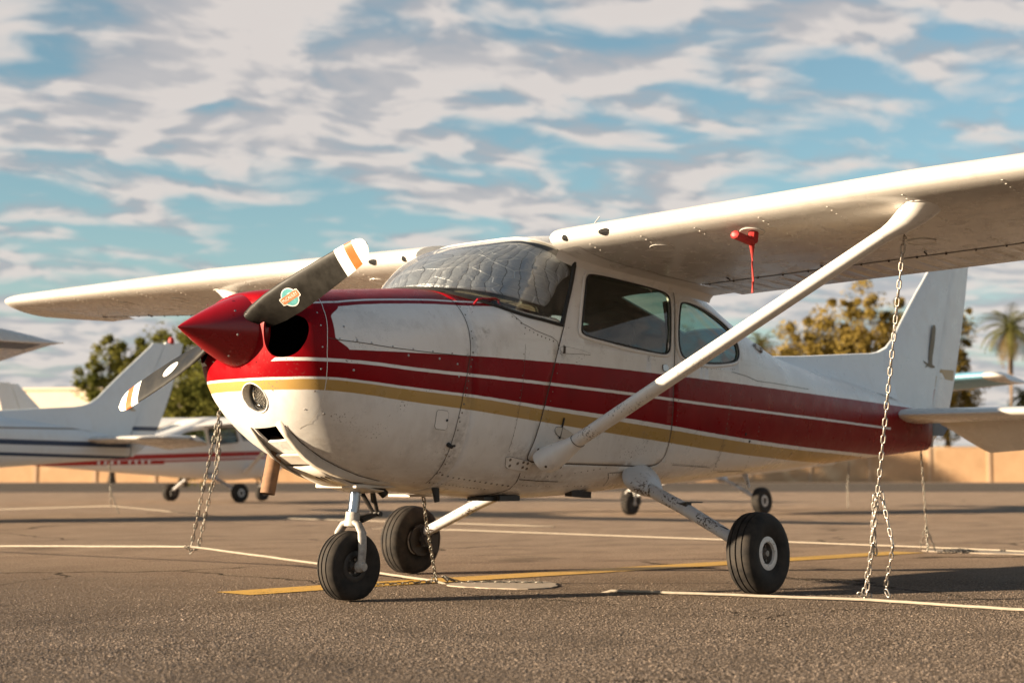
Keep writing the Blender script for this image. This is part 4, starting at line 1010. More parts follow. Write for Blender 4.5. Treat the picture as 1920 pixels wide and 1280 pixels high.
# carburettor scoop: a channel with side walls running back along the chin
def chin(x, y): z0 = interp(T_ZB, x); hw_, zb, zs_, zt_, nu, nl, tu = par(x, False); return zs_ - (zs_ - zb) * (1 - min(.999, abs(y) / hw_) ** nl) ** (1 / nl)
S_ = MB()
rows = []
for x, wl, wr, h in ((-.80, -.150, .075, .004), (-.74, -.148, .075, .012), (-.68, -.146, .078, .020), (-.62, -.146, .082, .030), (-.55, -.148, .088, .034), (-.45, -.155, .10, .030), (-.33, -.165, .115, .022), (-.20, -.175, .13, .010), (-.12, -.18, .135, .004)):
    r_ = []
    for y, k in ((wl - .018, -.004), (wl - .006, h * .5), (wl, h), (wl + .022, h)): r_.append((x - k * .5, y, chin(x, y) - k))
    r2 = []
    for y, k in ((wr - .022, h), (wr, h), (wr + .006, h * .5), (wr + .018, -.004)): r2.append((x - k * .5, y, chin(x, y) - k))
    rows.append((r_, r2))
S_.grid([a for a, b_ in rows]); S_.grid([b_ for a, b_ in rows])
# floor of the channel behind the opening
S_.grid([[(x - .01, lerp(a[3][1], b_[0][1], k / 6), chin(x, lerp(a[3][1], b_[0][1], k / 6)) - (.004 + .026 * min(1, max(0, (x + .60) / .06)))) for k in range(7)] for (a, b_), x in zip(rows[4:], (-.55, -.45, -.33, -.20, -.12))])
S_.box((-.600, -.035, chin(-.6, 0) - .012), (.075, .195, .010), Matrix.Rotation(R(31), 3, 'Y'))
so_ = S_.build('air_scoop', M['scoop'], cowl, sharp=50); solid(so_, .004, 0)
sl = MB()
for y in (-.09, -.06, -.03): sl.box((-.40, y, chin(-.40, y) - .032), (.13, .006, .004), Matrix.Rotation(R(16), 3, 'Y'))
sl.build('cooling_slots', M['seam'], so_, smooth=False)
cs = MB(); cs.grid([[(x, y, chin(x, y) - .003) for y in (wl - .025, wl - .019)] for x, wl in ((-.78, -.15), (-.68, -.146), (-.55, -.148), (-.45, -.155), (-.33, -.165), (-.2, -.175))]); cs.build('scoop_joint', M['seam'], so_)
# exhaust stack
E_ = MB(); a, b_ = Vector((-.595, .10, .80)), Vector((-.655, .10, .530))
d_ = (b_ - a).normalized(); E_.lathe([(.036, 0), (.036, (b_ - a).length), (.031, (b_ - a).length), (.031, .05)], Matrix.Translation(a) @ d_.to_track_quat('Z', 'Y').to_matrix().to_4x4(), 24); E_.build('exhaust_stack', M['exh'], cowl, sharp=40)
# belly: fuel drain masts, flap steps, antennas
def fin_mast(name, x, y, z, L, c0, c1, rake, mat, parent, th=.02):
    m_ = MB(); a_ = Vector((x, y, z)); b2 = Vector((x + rake, y, z - L)); streamline(m_, a_, b2, c0, c1, th / c0, 12, 3); m_.build(name, M[mat], parent)
fin_mast('belly_mast', .16, -.22, .60, .115, .062, .035, .02, 'dark', fus, .030)
fin_mast('belly_mast', 3.24, -.06, .645, .105, .060, .032, .055, 'fairing', fus, .03)
b_ = MB(); b_.box((.70, -.20, .497), (.16, .10, .028)); b_.box((.58, -.16, .495), (.10, .12, .02)); b_.build('belly_vent', M['greasy'], fus, smooth=False)
b_ = MB(); b_.box((1.26, -.26, .515), (.17, .05, .035), Matrix.Rotation(R(4), 3, 'Y')); b_.build('belly_vent', M['greasy'], fus, smooth=False)
b_ = MB(); b_.box((.40, .18, .512), (.20, .16, .012)); b_.build('belly_vent', M['scoop'], fus, smooth=False)
# roof antennas and air vents
b_ = MB(); b_.tube([(2.0, -1.25, 1.90), (2.06, -1.25, 2.10)], .003, 6); b_.build('whip_antenna', M['stickw'], plane)
b_ = MB(); b_.tube([(1.05, -.50, 1.93), (1.16, -.50, 2.03)], .003, 6); b_.build('whip_antenna', M['stickw'], plane)
b_ = MB(); q, n_ = surf(2.90, 1.42, -1); b_.box(q + Vector((0, -.01, 0)), (.10, .025, .035), Matrix.Rotation(R(18), 3, 'Y')); bevel(b_.build('cabin_air_scoop', M['fairing'], fus, smooth=False), .008)
# wing under-surface: rivets, covers, cabin vent holes, jack pads
def low(y, xc, off=0.):
    return wing_pt(y, xc, af_lower(xc) - off, -1)
for side in (-1, 1):
    wr = MB()
    def lp(y, xc, off=0.): return wing_pt(y, xc, af_lower(xc) - off, side)
    for y in (.72, 1.05, 1.38, 1.75, 2.12, 2.50, 2.95, 3.4, 3.85, 4.3, 4.75):
        for k in range(26):
            xc = .045 + k * .0265
            if xc < .16 or random.random() < .45:
                dome(wr, lp(y, xc, -.0005), Vector((0, 0, -1)), .0058, .6, 6)
    for xc in (.25, .72):
        for k in range(150): dome(wr, lp(.65 + k * .03, xc, -.0005), Vector((0, 0, -1)), .0030, .4, 5)
    tag(wr.build('wing_rivets', M['rivetw'], plane), kind='stuff')
    for y, xc, r_ in ((1.05, .155, .062), (1.62, .135, .060), (2.2, .52, .07), (3.2, .2, .06), (3.9, .2, .06)):
        c_ = MB(); P = [lp(y + r_ * math.cos(a * math.pi / 14), xc + r_ / 1.63 * math.sin(a * math.pi / 14), .0015) for a in range(28)]
        c_.tube(P, .0028, 5, closed=True); c_.add([p - Vector((0, 0, .0005)) for p in P], [tuple(range(28))]); c_.build('inspection_cover', M['wing'], plane, sharp=30)
    hg = MB()
    for k in range(28): y = .70 + k * .162; p = lp(y, .738, .006); hg.box(p + Vector((0, 0, .004)), (.007, .008, .008)); 
    for k in range(8): p = lp(.9 + .6 * k, .66, .004); hg.tube([p, p + Vector((.05, .012, -.006))], .0045, 6)
    tag(hg.build('flap_hinges', M['seam'], plane, smooth=False), kind='stuff')
    gp = MB(); gp.grid([[lp(lerp(.64, 5.19, i / 40), .7365, .0012) for i in range(41)], [lp(lerp(.64, 5.19, i / 40), .746, .0012) for i in range(41)]]); gp.build('hinge_gap', M['seam'], plane)
    # cabin air inlets in the leading edge near the root
    for y, kind in ((.60, 0), (.86, 1)):
        poly = [(math.cos(a * math.pi / 8) * .017, math.sin(a * math.pi / 8) * .020) for a in range(16)] if not kind else smooth_poly([(-.034, .016), (.036, .020), (.030, -.006), (.006, -.026), (-.012, -.024), (-.034, -.004)], 2)
        def on_le(yy, s_arc):
            i = len(AF) // 2; acc = 0.; st_ = 1 if s_arc < 0 else -1; rem = abs(s_arc) / 1.63
            while True:
                q0, q1 = AF[i], AF[i + st_]; L_0 = math.hypot(q1[0] - q0[0], q1[1] - q0[1])
                if rem <= L_0: k_ = rem / L_0; return wing_pt(yy, lerp(q0[0], q1[0], k_) - .0028, lerp(q0[1], q1[1], k_), side)
                rem -= L_0; i += st_
        c_ = MB(); cc = on_le(y, -.018); c_.add([on_le(y + (a if side > 0 else -a) * -1, b2 - .018) for a, b2 in poly] + [cc], [(i, (i + 1) % len(poly), len(poly)) for i in range(len(poly))])
        c_.build('air_inlet', M['black'], plane, smooth=False)
    tr = MB(); p = wing_pt(2.40, .22, af_lower(.22), side); tr.tube([p + Vector((0, .012 * math.cos(a * math.pi / 6), -.018 + .016 * math.sin(a * math.pi / 6))) for a in range(12)], .004, 6, closed=True); tr.build('tie_down_ring', M['steel'], plane)
    # root fairing between wing and cabin
    rf = MB(); rows = []
    for i in range(26):
        k = i / 25; x = lerp(.80, 2.30, k); zz = lerp(1.80, 1.655, k) - .01; yy = Y(max(x, .95), min(zz - .035, interp(T_ZR, max(x, .95)) - .08), True)
        xc = max(.03, (x - .735) / 1.63); pw = wing_pt(.62, xc, af_lower(xc) - .0005, side)
        rows.append([Vector((x, side * (yy - .004), pw.z - .050)), Vector((x, side * (yy + .006), pw.z - .026)), Vector((x, side * (yy + .024), pw.z - .008)), Vector((pw.x, side * .64, pw.z - .001))])
    rf.grid(rows); rf.build('root_fairing', M['white'], plane)
# fuel-cap stains etc. live in the paint; fin emblem and stripes
def plate(name, poly, y, mat, parent, t=.002):
    mb = MB(); k = len(poly); f_ = y if callable(y) else (lambda x, z: y); mb.add([(x, f_(x, z), z) for x, z in poly] + [(x, f_(x, z) + t, z) for x, z in poly], [tuple(range(k)), tuple(reversed(range(k, 2 * k)))] + [(i, (i + 1) % k, k + (i + 1) % k, k + i) for i in range(k)]); return mb.build(name, mat, parent, smooth=False)
BIRD = [(-.02, .02), (-.155, .055), (-.06, -.005), (-.105, -.05), (-.035, -.02), (.03, -.035), (.10, -.03), (.125, -.01), (.055, .02), (.06, .12), (.085, .25), (.115, .42), (.135, .60), (.12, .66), (.075, .655), (.04, .52), (.005, .30), (-.02, .13)]
def emblem(parent, x, z, s, y, mat, tilt=0.):
    for sd_, yy in ((-1, -y), (1, y - .002)): plate('bird_emblem', [(x + s * (a * 1.5 * math.cos(tilt) + b * math.sin(tilt)), z + s * (b * math.cos(tilt) - a * math.sin(tilt))) for a, b in BIRD], yy, mat, parent)
emblem(AIR['fin'], 5.930, 1.487, .50, .0615, M['emblem'], R(3))
def rud_y(x, z):
    x0 = 5.962 + (z - 1.20) * .42; x1 = 6.36 + (z - 1.13) * .35; th = lerp(.10, .05, (z - 1.0) / 1.5); k = (x - x0) / (x1 - x0)
    return -th * interp([(0., .8), (.08, 1.), (.3, .85), (.6, .5), (1., .10)], k) / 2 - .003
plate('rudder_band', [(6.075, 1.465), (6.055, 1.40), (6.15, 1.396), (6.28, 1.392), (6.44, 1.387), (6.465, 1.473), (6.30, 1.470), (6.18, 1.467)], rud_y, M['goldp'], AIR['rud'])
plate('fin_root_stripe', [(5.80, 1.128), (5.935, 1.128), (6.015, 1.30), (5.965, 1.30), (5.90, 1.17)], -.060, M['red'], AIR['fin']); plate('fin_root_stripe', [(5.968, 1.315), (6.015, 1.315), (6.055, 1.405), (6.012, 1.405)], -.058, M['goldp'], AIR['fin'])
plate('rudder_band', [(5.972, .93), (5.972, 1.045), (6.30, 1.045), (6.19, .96), (6.15, .93)], -.054, M['navy'], AIR['rud']); plate('rudder_band', [(5.99, 1.112), (5.99, 1.135), (6.355, 1.135), (6.345, 1.112)], rud_y, M['navy'], AIR['rud'])
# propeller stickers
def sticker(bl, P, st, r0, kc, ur, uk, mat, off, poly, name):
    def at(r): return tuple(interp([(s_[0], s_[k]) for s_ in st], r) for k in (1, 2, 3))
    def pt(dr, dc):
        r = r0 + dr; ch, be, th = at(r); k = min(.97, max(.03, kc - dc / ch)); t_ = 0.
        h = len(AFP) // 2
        for a, b in zip(AFP[:h], AFP[1:h + 1]):
            if b[0] <= k <= a[0]: t_ = lerp(a[1], b[1], (k - a[0]) / (b[0] - a[0] - 1e-9)); break
        return P(r, k, t_, ch, R(be), th) + Vector((-off, 0, 0))
    mb = MB()
    for pl in poly: mb.add([pt(a * ur, b * uk) for a, b in pl[0]], pl[1])
    return mb.build(name, mat, bl, smooth=False)
AFP = airfoil(12, 1.0, 0., .4)
def fan(pts): c = (sum(p[0] for p in pts) / len(pts), sum(p[1] for p in pts) / len(pts)); k = len(pts); return ([c] + pts, [(0, 1 + i, 1 + (i + 1) % k) for i in range(k)])
circ = lambda r, sx=1.: [(sx * r * math.cos(a * math.pi / 16), r * math.sin(a * math.pi / 16)) for a in range(32)]
def text_poly(body, size):
    cu = bpy.data.curves.new('lettering', 'FONT'); cu.body = body; cu.size = size; cu.align_x = 'CENTER'; cu.align_y = 'CENTER'; cu.resolution_u = 2
    o = bpy.data.objects.new('lettering', cu); COL.objects.link(o); me = evaluated(o, 'lettering'); V = [(v.co.x, v.co.y) for v in me.vertices]; F_ = [tuple(p.vertices) for p in me.polygons]
    bpy.data.objects.remove(o); bpy.data.meshes.remove(me); return (V, F_)
banner = [(-.062, -.016), (-.052, -.020), (.052, -.020), (.062, -.016), (.062, .016), (.052, .020), (-.052, .020), (-.062, .016)]
for i, (bl, P, st) in enumerate(BLADES[:2]):
    if i == 0:
        r0, kc = .425, .50
        sticker(bl, P, st, r0, kc, 1, 1, M['stickw'], .0022, [fan(circ(.046, 1.05))], 'maker_sticker'); sticker(bl, P, st, r0, kc, 1, 1, M['stickw'], .0023, [fan(banner)], 'maker_sticker')
        sticker(bl, P, st, r0, kc, 1, 1, M['teal'], .0030, [fan(circ(.041, 1.05))], 'sticker_globe'); sticker(bl, P, st, r0, kc, .93, .80, M['orangep'], .0036, [fan(banner)], 'sticker_banner')
        sticker(bl, P, st, r0, kc, 1, 1, M['stickw'], .0042, [text_poly('McCAULEY', .021)], 'sticker_lettering')
    else:
        r0, kc = .50, .50
        sticker(bl, P, st, r0, kc, 1, 1, M['stickw'], .0022, [fan([(a * 1.35, b * .75) for a, b in circ(.046)])], 'maker_sticker'); sticker(bl, P, st, r0, kc, 1, 1, M['rivetw'], .0030, [text_poly('McCAULEY', .018)], 'sticker_lettering')
# spinner screws
b_ = MB()
for k in range(8):
    a = k * math.pi / 4 + .2; 
    for xx, rr in ((-.915, .1775), (-1.04, .1475)): p = Vector((xx, rr * math.cos(a), ZSP + rr * math.sin(a))); dome(b_, p, Vector((-.3, math.cos(a), math.sin(a))).normalized(), .006, .4, 8)
b_.build('spinner_screws', M['alu'], AIR['spinner'])
# ------------------------------------------------------------------ sunshade behind the windshield
def sunshade():
    dense = windshield_surface(70, 40, -.022, -.86, .88, 0., 1.); mb = MB(); n = len(dense[0]); rows = []
    for j in range(23):
        r_ = []
        for i in range(n):
            u = i / (n - 1); s_ = lerp(.035 + .21 * (1 - u) ** 4.0, .955 - .10 * (1 - u) ** 8, j / 22) * 40; k = min(39, int(s_)); r_.append(dense[k][i].lerp(dense[k + 1][i], s_ - k))
        rows.append(r_)
    for j, r_ in enumerate(rows):
        for i in range(n):
            u = i / (n - 1); v = j / 22; w_ = .0015 * math.sin(u * 47 + v * 22) + .0025 * math.sin(u * 23 + v * 9 + 1) + .012 * max(0, .12 - u) / .12 * math.sin(v * 7)
            r_[i] = r_[i] + Vector((.62, 0, -.62)) * (.006 + w_ + .05 * max(0, .10 - u) * (1 - v))
    mb.grid(rows); me = mb.mesh('windshield_sunshade', sharp=0); uv = me.uv_layers.new(name='UVMap')
    for p in me.polygons:
        for li in p.loop_indices:
            vi = me.loops[li].vertex_index; uv.data[li].uv = ((vi % n) / (n - 1), (vi // n) / 22)
    o = link('windshield_sunshade', me, M['foil']); solid(o, .004, 0); return tag(o, 'crinkled silver quilted sunshade propped inside the windshield', 'sunshade')
sunshade()
# ------------------------------------------------------------------ pitot cover
pc = empty('pitot_cover', (.95, -1.60, 1.70), label='red pitot tube cover with hanging streamer under the wing', cat='cover')
def local(mb, o): mb.v = [tuple(Vector(p) - o.location) for p in mb.v]; return mb
pt = MB(); pt.tube([(.955, -1.622, 1.90), (.955, -1.62, 1.80), (.94, -1.615, 1.775), (.80, -1.61, 1.772)], .012, 10); pt.build('pitot_tube', M['alu'], plane)
m_ = MB(); m_.tube([(.957, -1.622, 1.838), (.957, -1.621, 1.80), (.952, -1.620, 1.768), (.93, -1.618, 1.752)], [.030, .029, .029, .024], 8, flat=.8, upv=(0, 1, 0)); m_.tube([(.965, -1.62, 1.765), (.93, -1.618, 1.757), (.85, -1.613, 1.770), (.805, -1.610, 1.777), (.798, -1.61, 1.778)], [.022, .026, .026, .026, .016], 8, flat=.8); local(m_, pc).build('cover_sleeve', M['redplastic'], pc, sharp=40)
m_ = MB(); m_.tube([(.945, -1.618, 1.755), (.943, -1.619, 1.66), (.947, -1.620, 1.56), (.943, -1.617, 1.505)], [.016, .0085, .0085, .011], 8, flat=.5); local(m_, pc).build('streamer', M['ribbon'], pc)
# ------------------------------------------------------------------ chains
LINKS = {}
def link_mesh(L, wd, r, mat, key):
    if key in LINKS: return LINKS[key]
    s = (L - wd) / 2; hw_ = wd / 2 - r; pts = []
    for a in range(7): t_ = -math.pi / 2 + math.pi * a / 6; pts.append((s + hw_ * math.cos(t_), hw_ * math.sin(t_), 0))
    for a in range(7): t_ = math.pi / 2 + math.pi * a / 6; pts.append((-s + hw_ * math.cos(t_), hw_ * math.sin(t_), 0))
    mb = MB(); mb.tube(pts, r, 6, closed=True); me = mb.mesh('link', sharp=0); me.materials.append(mat); LINKS[key] = me; return me
def chain(name, strands, L, mat, label, key, group=None, wd=None, r=None, extra=None):
    base = Vector(strands[0][-1]); root = empty(name, base, label=label, cat='chain', group=group); wd = wd or L * .52; r = r or L * .085
    me = link_mesh(L, wd, r, mat, key); pitch = L - 2 * r
    for S in strands:
        pts = [Vector(p) for p in S]; seg = []; tot = 0.
        for a, b in zip(pts[:-1], pts[1:]): seg.append((tot, a, b)); tot += (b - a).length
        n = max(1, int(tot / pitch))
        for i in range(n):
            d = (i + .5) * tot / n
            for t0, a, b in reversed(seg):
                if d >= t0: break
            t_ = (b - a).normalized(); p = a + t_ * (d - t0); q = t_.to_track_quat('X', 'Z')
            o = bpy.data.objects.new('link', me); COL.objects.link(o); o.parent = root
            roll = (0 if i % 2 else math.pi / 2) + random.uniform(-.25, .25) + .6
            o.location = p - base; o.rotation_mode = 'QUATERNION'; from mathutils import Quaternion as Qn
            o.rotation_quaternion = q @ Qn((1, 0, 0), roll)
    if extra: extra(root, base)
    return root
def hook(root, base, p, s=1.):
    mb = MB(); p = Vector(p); mb.tube([p + Vector(q) * s - base for q in ((0, .004, .030), (.010, .006, .024), (.013, .004, .012), (.004, 0, .0), (-.010, -.004, -.012), (-.012, -.006, -.026), (0, -.004, -.034), (.010, 0, -.026))], .0042 * s, 7); mb.build('hook', M['chain'], root)
KN = Vector((1.05, -2.377, 1.745)).lerp(Vector((1.445, -1.93, 0)), .695)
LT = (1.05, -2.377, 1.722); LB = (1.445, -1.93, .02)
chain('tie_down_chain', [[LT, KN, KN.lerp(Vector(LB), .5) + Vector((-.02, -.01, 0)), LB], [KN + Vector((.012, -.012, .01)), KN + Vector((.05, -.05, -.25)), (1.50, -2.005, .075)], [KN + Vector((-.01, .012, .0)), KN + Vector((.06, .07, -.28)), (1.44, -1.915, .03)], [KN + Vector((-.014, .0, -.02)), KN + Vector((.035, .045, -.16)), KN + Vector((.08, .06, -.30))], [(1.50, -2.0, .07), (1.51, -2.02, .018)], [(1.40, -1.90, .05), (1.44, -1.94, .012), (1.47, -1.94, .045)]],
      .050, M['chain'], 'doubled pale steel chain hanging from the wing strut beside the chainless main wheel' if False else 'pale steel tie-down chain hanging from the wing strut beside the white-hubbed main wheel', 'chain_a', extra=lambda rt, b: hook(rt, b, (1.047, -2.38, 1.745), 1.2))
chain('tie_down_chain', [[(.36, .07, .585), (.55, .22, .36), (.75, .375, .18), (.96, .55, .03)], [(.98, .56, .045), (.95, .58, .012), (.80, .62, .008), (.55, .68, .008), (.30, .72, .008)], [(1.0, .54, .04), (1.05, .45, .010), (1.2, .25, .008), (1.32, .05, .008)], [(.95, .55, .05), (.93, .50, .01)], [(.98, .52, .05), (.99, .47, .01)], [(1.01, .55, .05), (1.05, .52, .01)]],
      .046, M['chaind'], 'dark chain from the belly to a ground anchor behind the nose wheel', 'chain_b', extra=lambda rt, b: hook(rt, b, (.34, .06, .605), 1.2))
RT = Vector((1.05, 2.377, 1.74)); RK = Vector((1.0, 2.62, 1.03)); RB_ = Vector((1.0, 2.90, .135))
chain('tie_down_chain', [[RT, RK, RK.lerp(RB_, .5), RB_], [RK, RK.lerp(RB_, .4) + Vector((.03, -.05, 0)), RB_ + Vector((.02, -.06, .02))], [RK + Vector((.02, .01, -.05)), RK.lerp(RB_, .35) + Vector((.01, -.09, 0)), RK.lerp(RB_, .55) + Vector((.02, -.07, 0))], [RB_ + Vector((-.03, .03, .01)), RB_ + Vector((.0, 0, -.035)), RB_ + Vector((.03, -.06, .01))]],
      .052, M['chaind'], 'weathered chain hanging past the propeller down to the lifted ground cable', 'chain_c')
chain('tie_down_chain', [[(5.868, 0, .79), (5.90, 0, .50), (5.935, 0, .12), (5.95, 0, .03)], [(5.92, .0, .22), (5.95, .07, .03)], [(5.92, 0, .22), (5.98, -.05, .02)], [(5.93, 0, .20), (5.90, -.02, .02)], [(6.0, -.05, .012), (6.10, -.12, .012), (6.25, -.16, .014), (6.36, -.22, .012)], [(6.05, -.08, .03), (6.20, -.14, .03), (6.33, -.20, .02)]],
      .042, M['chaind'], 'chain from the tail skid ring ending in a pile by the wheelless tail' if False else 'chain hanging from the tail cone and piled on the ground pad', 'chain_d', extra=lambda rt, b: hook(rt, b, (5.866, 0, .805), 1.3))
# ------------------------------------------------------------------ ground cables
def cable(name, pts, r, label):
    P = [Vector(p) for p in pts]; Q = []
    for a, b in zip(P[:-1], P[1:]):
        for i in range(12): t_ = i / 12; q = a.lerp(b, t_); q.z = q.z if q.z < r else max(r, q.z + random.uniform(-.001, .001)); Q.append(q)
    Q.append(P[-1]); mb = MB(); mb.tube(Q, r, 8); o = mb.build(name, M['rope'], None, recalc=True, sharp=0); return tag(o, label, 'cable')
cable('ground_cable', [(1.0, 40, .012), (1.0, 9.5, .012), (1.0, 5.33, .069), (1.0, 2.90, .138), (1.0, 1.64, .075), (1.0, 1.02, .035), (.98, .57, .014), (.99, .40, -.02), (1.06, -.52, -.02), (1.10, -.62, .0105), (1.43, -1.95, .013), (1.41, -2.74, .011), (1.35, -8, .011)], .0075, 'pale tie-down cable stretched along the ground under the wings, lifted by a chain')
cable('ground_cable', [(7.15, 9, -.02), (7.1, 6.2, .012), (6.63, .54, .02), (6.45, -1.5, .012), (6.3, -9, .012)], .0065, 'pale cable lying on the tarmac behind the tail')
cable('ground_cable', [(9.2, 32, .02), (8.9, 19, .02), (8.52, 15.0, .14), (8.7, 12.5, .02), (8.5, 6, .02)], .006, 'pale cable on the tarmac below the tail of the navy-striped airplane')

# ------------------------------------------------------------------ ground
DH = Vector((math.cos(YAW), math.sin(YAW), 0)); RH = Vector((math.sin(YAW), -math.cos(YAW), 0))
def vp(lat, dep, z=0.): return CAM + DH * dep + RH * lat - Vector((0, 0, CAM.z)) + Vector((0, 0, z))      # a place given by distance ahead and sideways
def at_u(u, dep, z=0.): return vp((u - 960) / 2907.77 * dep, dep, z)
def mat_asphalt(name, c0, c1, c2, cracks=True, fine=1., sunlit=False):
    m, nt, out = material(name); co = nt.node('ShaderNodeNewGeometry', 0)
    broad = nt.noise(co, .35, 5, .55); mid = nt.noise(nt.vmul(co, (1, 1.8, 1)), 1.3, 6, .62, .4); agg = nt.noise(co, 62., 4, .75); agg2 = nt.noise(co, 240., 2, .6); streak = nt.noise(nt.vmul(co, (.9, .9, 1)), .9, 7, .68, .7)
    c = nt.mix(nt.mr(broad, .35, .68), c0, c1); c = nt.mix(nt.m('MULTIPLY', nt.mr(mid, .46, .70), .75), c, c2)
    c = nt.mix(nt.m('MULTIPLY', nt.mr(streak, .50, .66), .55), c, c2)
    if sunlit:  # low sun at grazing view painted in: colour lighter and warmer with distance
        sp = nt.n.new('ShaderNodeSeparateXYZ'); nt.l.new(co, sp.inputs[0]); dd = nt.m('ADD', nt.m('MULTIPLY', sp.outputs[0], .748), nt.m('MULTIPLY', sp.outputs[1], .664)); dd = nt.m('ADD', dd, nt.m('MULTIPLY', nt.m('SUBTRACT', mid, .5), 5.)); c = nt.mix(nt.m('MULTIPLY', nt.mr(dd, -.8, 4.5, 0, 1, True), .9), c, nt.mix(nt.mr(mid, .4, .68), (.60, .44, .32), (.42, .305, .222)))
    c = nt.mix(nt.mr(agg, .34, .68), nt.mix(.66, c, (.03, .023, .018)), c); c = nt.mix(nt.mr(agg, .58, .68), c, nt.mix(.55, c, (.62, .52, .41)))
    if cracks:
        v = nt.n.new('ShaderNodeTexVoronoi'); v.feature = 'DISTANCE_TO_EDGE'; nt.put(v.inputs['Vector'], nt.vadd(co, nt.vmul(nt.node('ShaderNodeTexNoise', 1, Vector=co, Scale=1.1, Detail=5.), (.9, .9, 0)))); v.inputs['Scale'].default_value = .22
        k = nt.m('MULTIPLY', nt.mr(v.outputs[0], .002, .006, 1, 0), nt.mr(nt.noise(co, .5, 2), .42, .52)); c = nt.mix(nt.m('MULTIPLY', k, .85), c, (.03, .025, .02))
        oil = nt.mr(nt.noise(nt.vadd(co, (7.3, 2.2, 0)), .8, 4, .5), .64, .74); c = nt.mix(nt.m('MULTIPLY', oil, .45), c, (.045, .038, .032))
    h = nt.m('ADD', nt.m('MULTIPLY', agg, 1.), nt.m('MULTIPLY', agg2, .35)); h = nt.m('ADD', h, nt.m('MULTIPLY', mid, .6))
    finish(nt, out, c, nt.mr(agg, .3, .7, .75, .95), bump=h, bstr=1. * fine, bdist=.03, spec=nt.mr(agg, .5, .75, .0, .25)); return m
A1 = mat_asphalt('worn_asphalt', (.275, .212, .162), (.335, .258, .196), (.165, .126, .097), sunlit=True)
A2 = mat_asphalt('dark_asphalt', (.17, .142, .118), (.21, .172, .14), (.14, .115, .095), False, .4)
def sheet(name, poly, z, mat, parent=None, **t):
    mb = MB(); mb.add([(p[0], p[1], z) for p in poly], [tuple(range(len(poly)))]); o = mb.build(name, mat, parent, smooth=False); return tag(o, **t)
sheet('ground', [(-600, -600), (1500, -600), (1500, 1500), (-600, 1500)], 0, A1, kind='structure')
sheet('taxiway', [vp(-90, 52), vp(90, 60), vp(110, 118), vp(-110, 118)], .004, A2, kind='structure')
dirt = simple('sandy_soil', (.36, .25, .16), .95, 0, .25, 3., .3); sheet('dirt_strip', [vp(-120, 121), vp(120, 121), vp(140, 320), vp(-140, 320)], .006, dirt, kind='structure')
def grit():
    """stone chips standing proud of the worn weathered asphalt in front of the airplane"""
    import numpy as np
    rg = np.random.default_rng(5); n = 150000
    D = np.sqrt(rg.uniform(4.1 ** 2, 9.8 ** 2, n * 2)); D = D[rg.random(n * 2) < np.clip((10.2 - D) / 4.6, 0, 1) ** 1.3][:n]; n = len(D); lat = rg.uniform(-.36, .36, n) * D
    cx = CAM.x + D * math.cos(YAW) + lat * math.sin(YAW); cy = CAM.y + D * math.sin(YAW) - lat * math.cos(YAW)
    rad = rg.uniform(.0022, .0050, n) * np.where(rg.random(n) < .05, 1.7, 1.); h = rad * rg.uniform(.35, .85, n); a0 = rg.uniform(0, 6.28, n)
    V = np.empty((n, 6, 3)); 
    for k in range(5):
        rr = rad * rg.uniform(.75, 1.2, n); a = a0 + k * 2 * math.pi / 5; V[:, k, 0] = cx + rr * np.cos(a); V[:, k, 1] = cy + rr * np.sin(a); V[:, k, 2] = .0005
    V[:, 5, 0] = cx + rg.normal(0, .3, n) * rad; V[:, 5, 1] = cy + rg.normal(0, .3, n) * rad; V[:, 5, 2] = h
    base = (np.arange(n) * 6)[:, None, None]; F_ = (base + np.array([[k, (k + 1) % 5, 5] for k in range(5)])[None]).reshape(-1, 3)
    me = bpy.data.meshes.new('grit'); me.vertices.add(n * 6); me.vertices.foreach_set('co', V.reshape(-1)); me.loops.add(len(F_) * 3); me.loops.foreach_set('vertex_index', F_.reshape(-1).astype('int32'))
    me.polygons.add(len(F_)); me.polygons.foreach_set('loop_start', np.arange(0, len(F_) * 3, 3, dtype='int32')); me.update(); me.validate()
    m, nt, out = material('stone_chips'); co = nt.node('ShaderNodeNewGeometry', 0); nz = nt.noise(co, 55., 2, .5); br = nt.noise(co, 1.3, 6, .62, .4)
    c = nt.mix(nt.mr(nz, .32, .68), (.10, .076, .057), (.34, .262, .20)); c = nt.mix(nt.m('MULTIPLY', nt.mr(br, .46, .66), .65), c, (.10, .077, .059)); finish(nt, out, c, .7, spec=.3)
    return tag(link('grit', me, m), 'pale stone chips bedded in the worn weathered asphalt in front of the airplane', 'grit', kind='stuff')
grit()
def mat_line(name, col, wear):
    m, nt, out = material(name); co = nt.node('ShaderNodeNewGeometry', 0); n = nt.m('ADD', nt.m('MULTIPLY', nt.noise(co, 60., 4, .7), .55), nt.m('MULTIPLY', nt.noise(co, 3., 4, .6), .45))
    b = nt.n.new('ShaderNodeBsdfPrincipled'); nt.put(b.inputs['Base Color'], nt.mix(nt.mr(nt.noise(co, 25., 4), .3, .7), col, tuple(k * .72 for k in col))); b.inputs['Roughness'].default_value = .6
    t = nt.node('ShaderNodeBsdfTransparent'); mx = nt.n.new('ShaderNodeMixShader'); nt.put(mx.inputs[0], nt.mr(n, wear - .03, wear + .03)); nt.l.new(t, mx.inputs[1]); nt.l.new(b.outputs[0], mx.inputs[2]); nt.l.new(mx.outputs[0], out.inputs[0]); return m
YL = mat_line('worn_yellow_paint', (.60, .34, .035), .40)
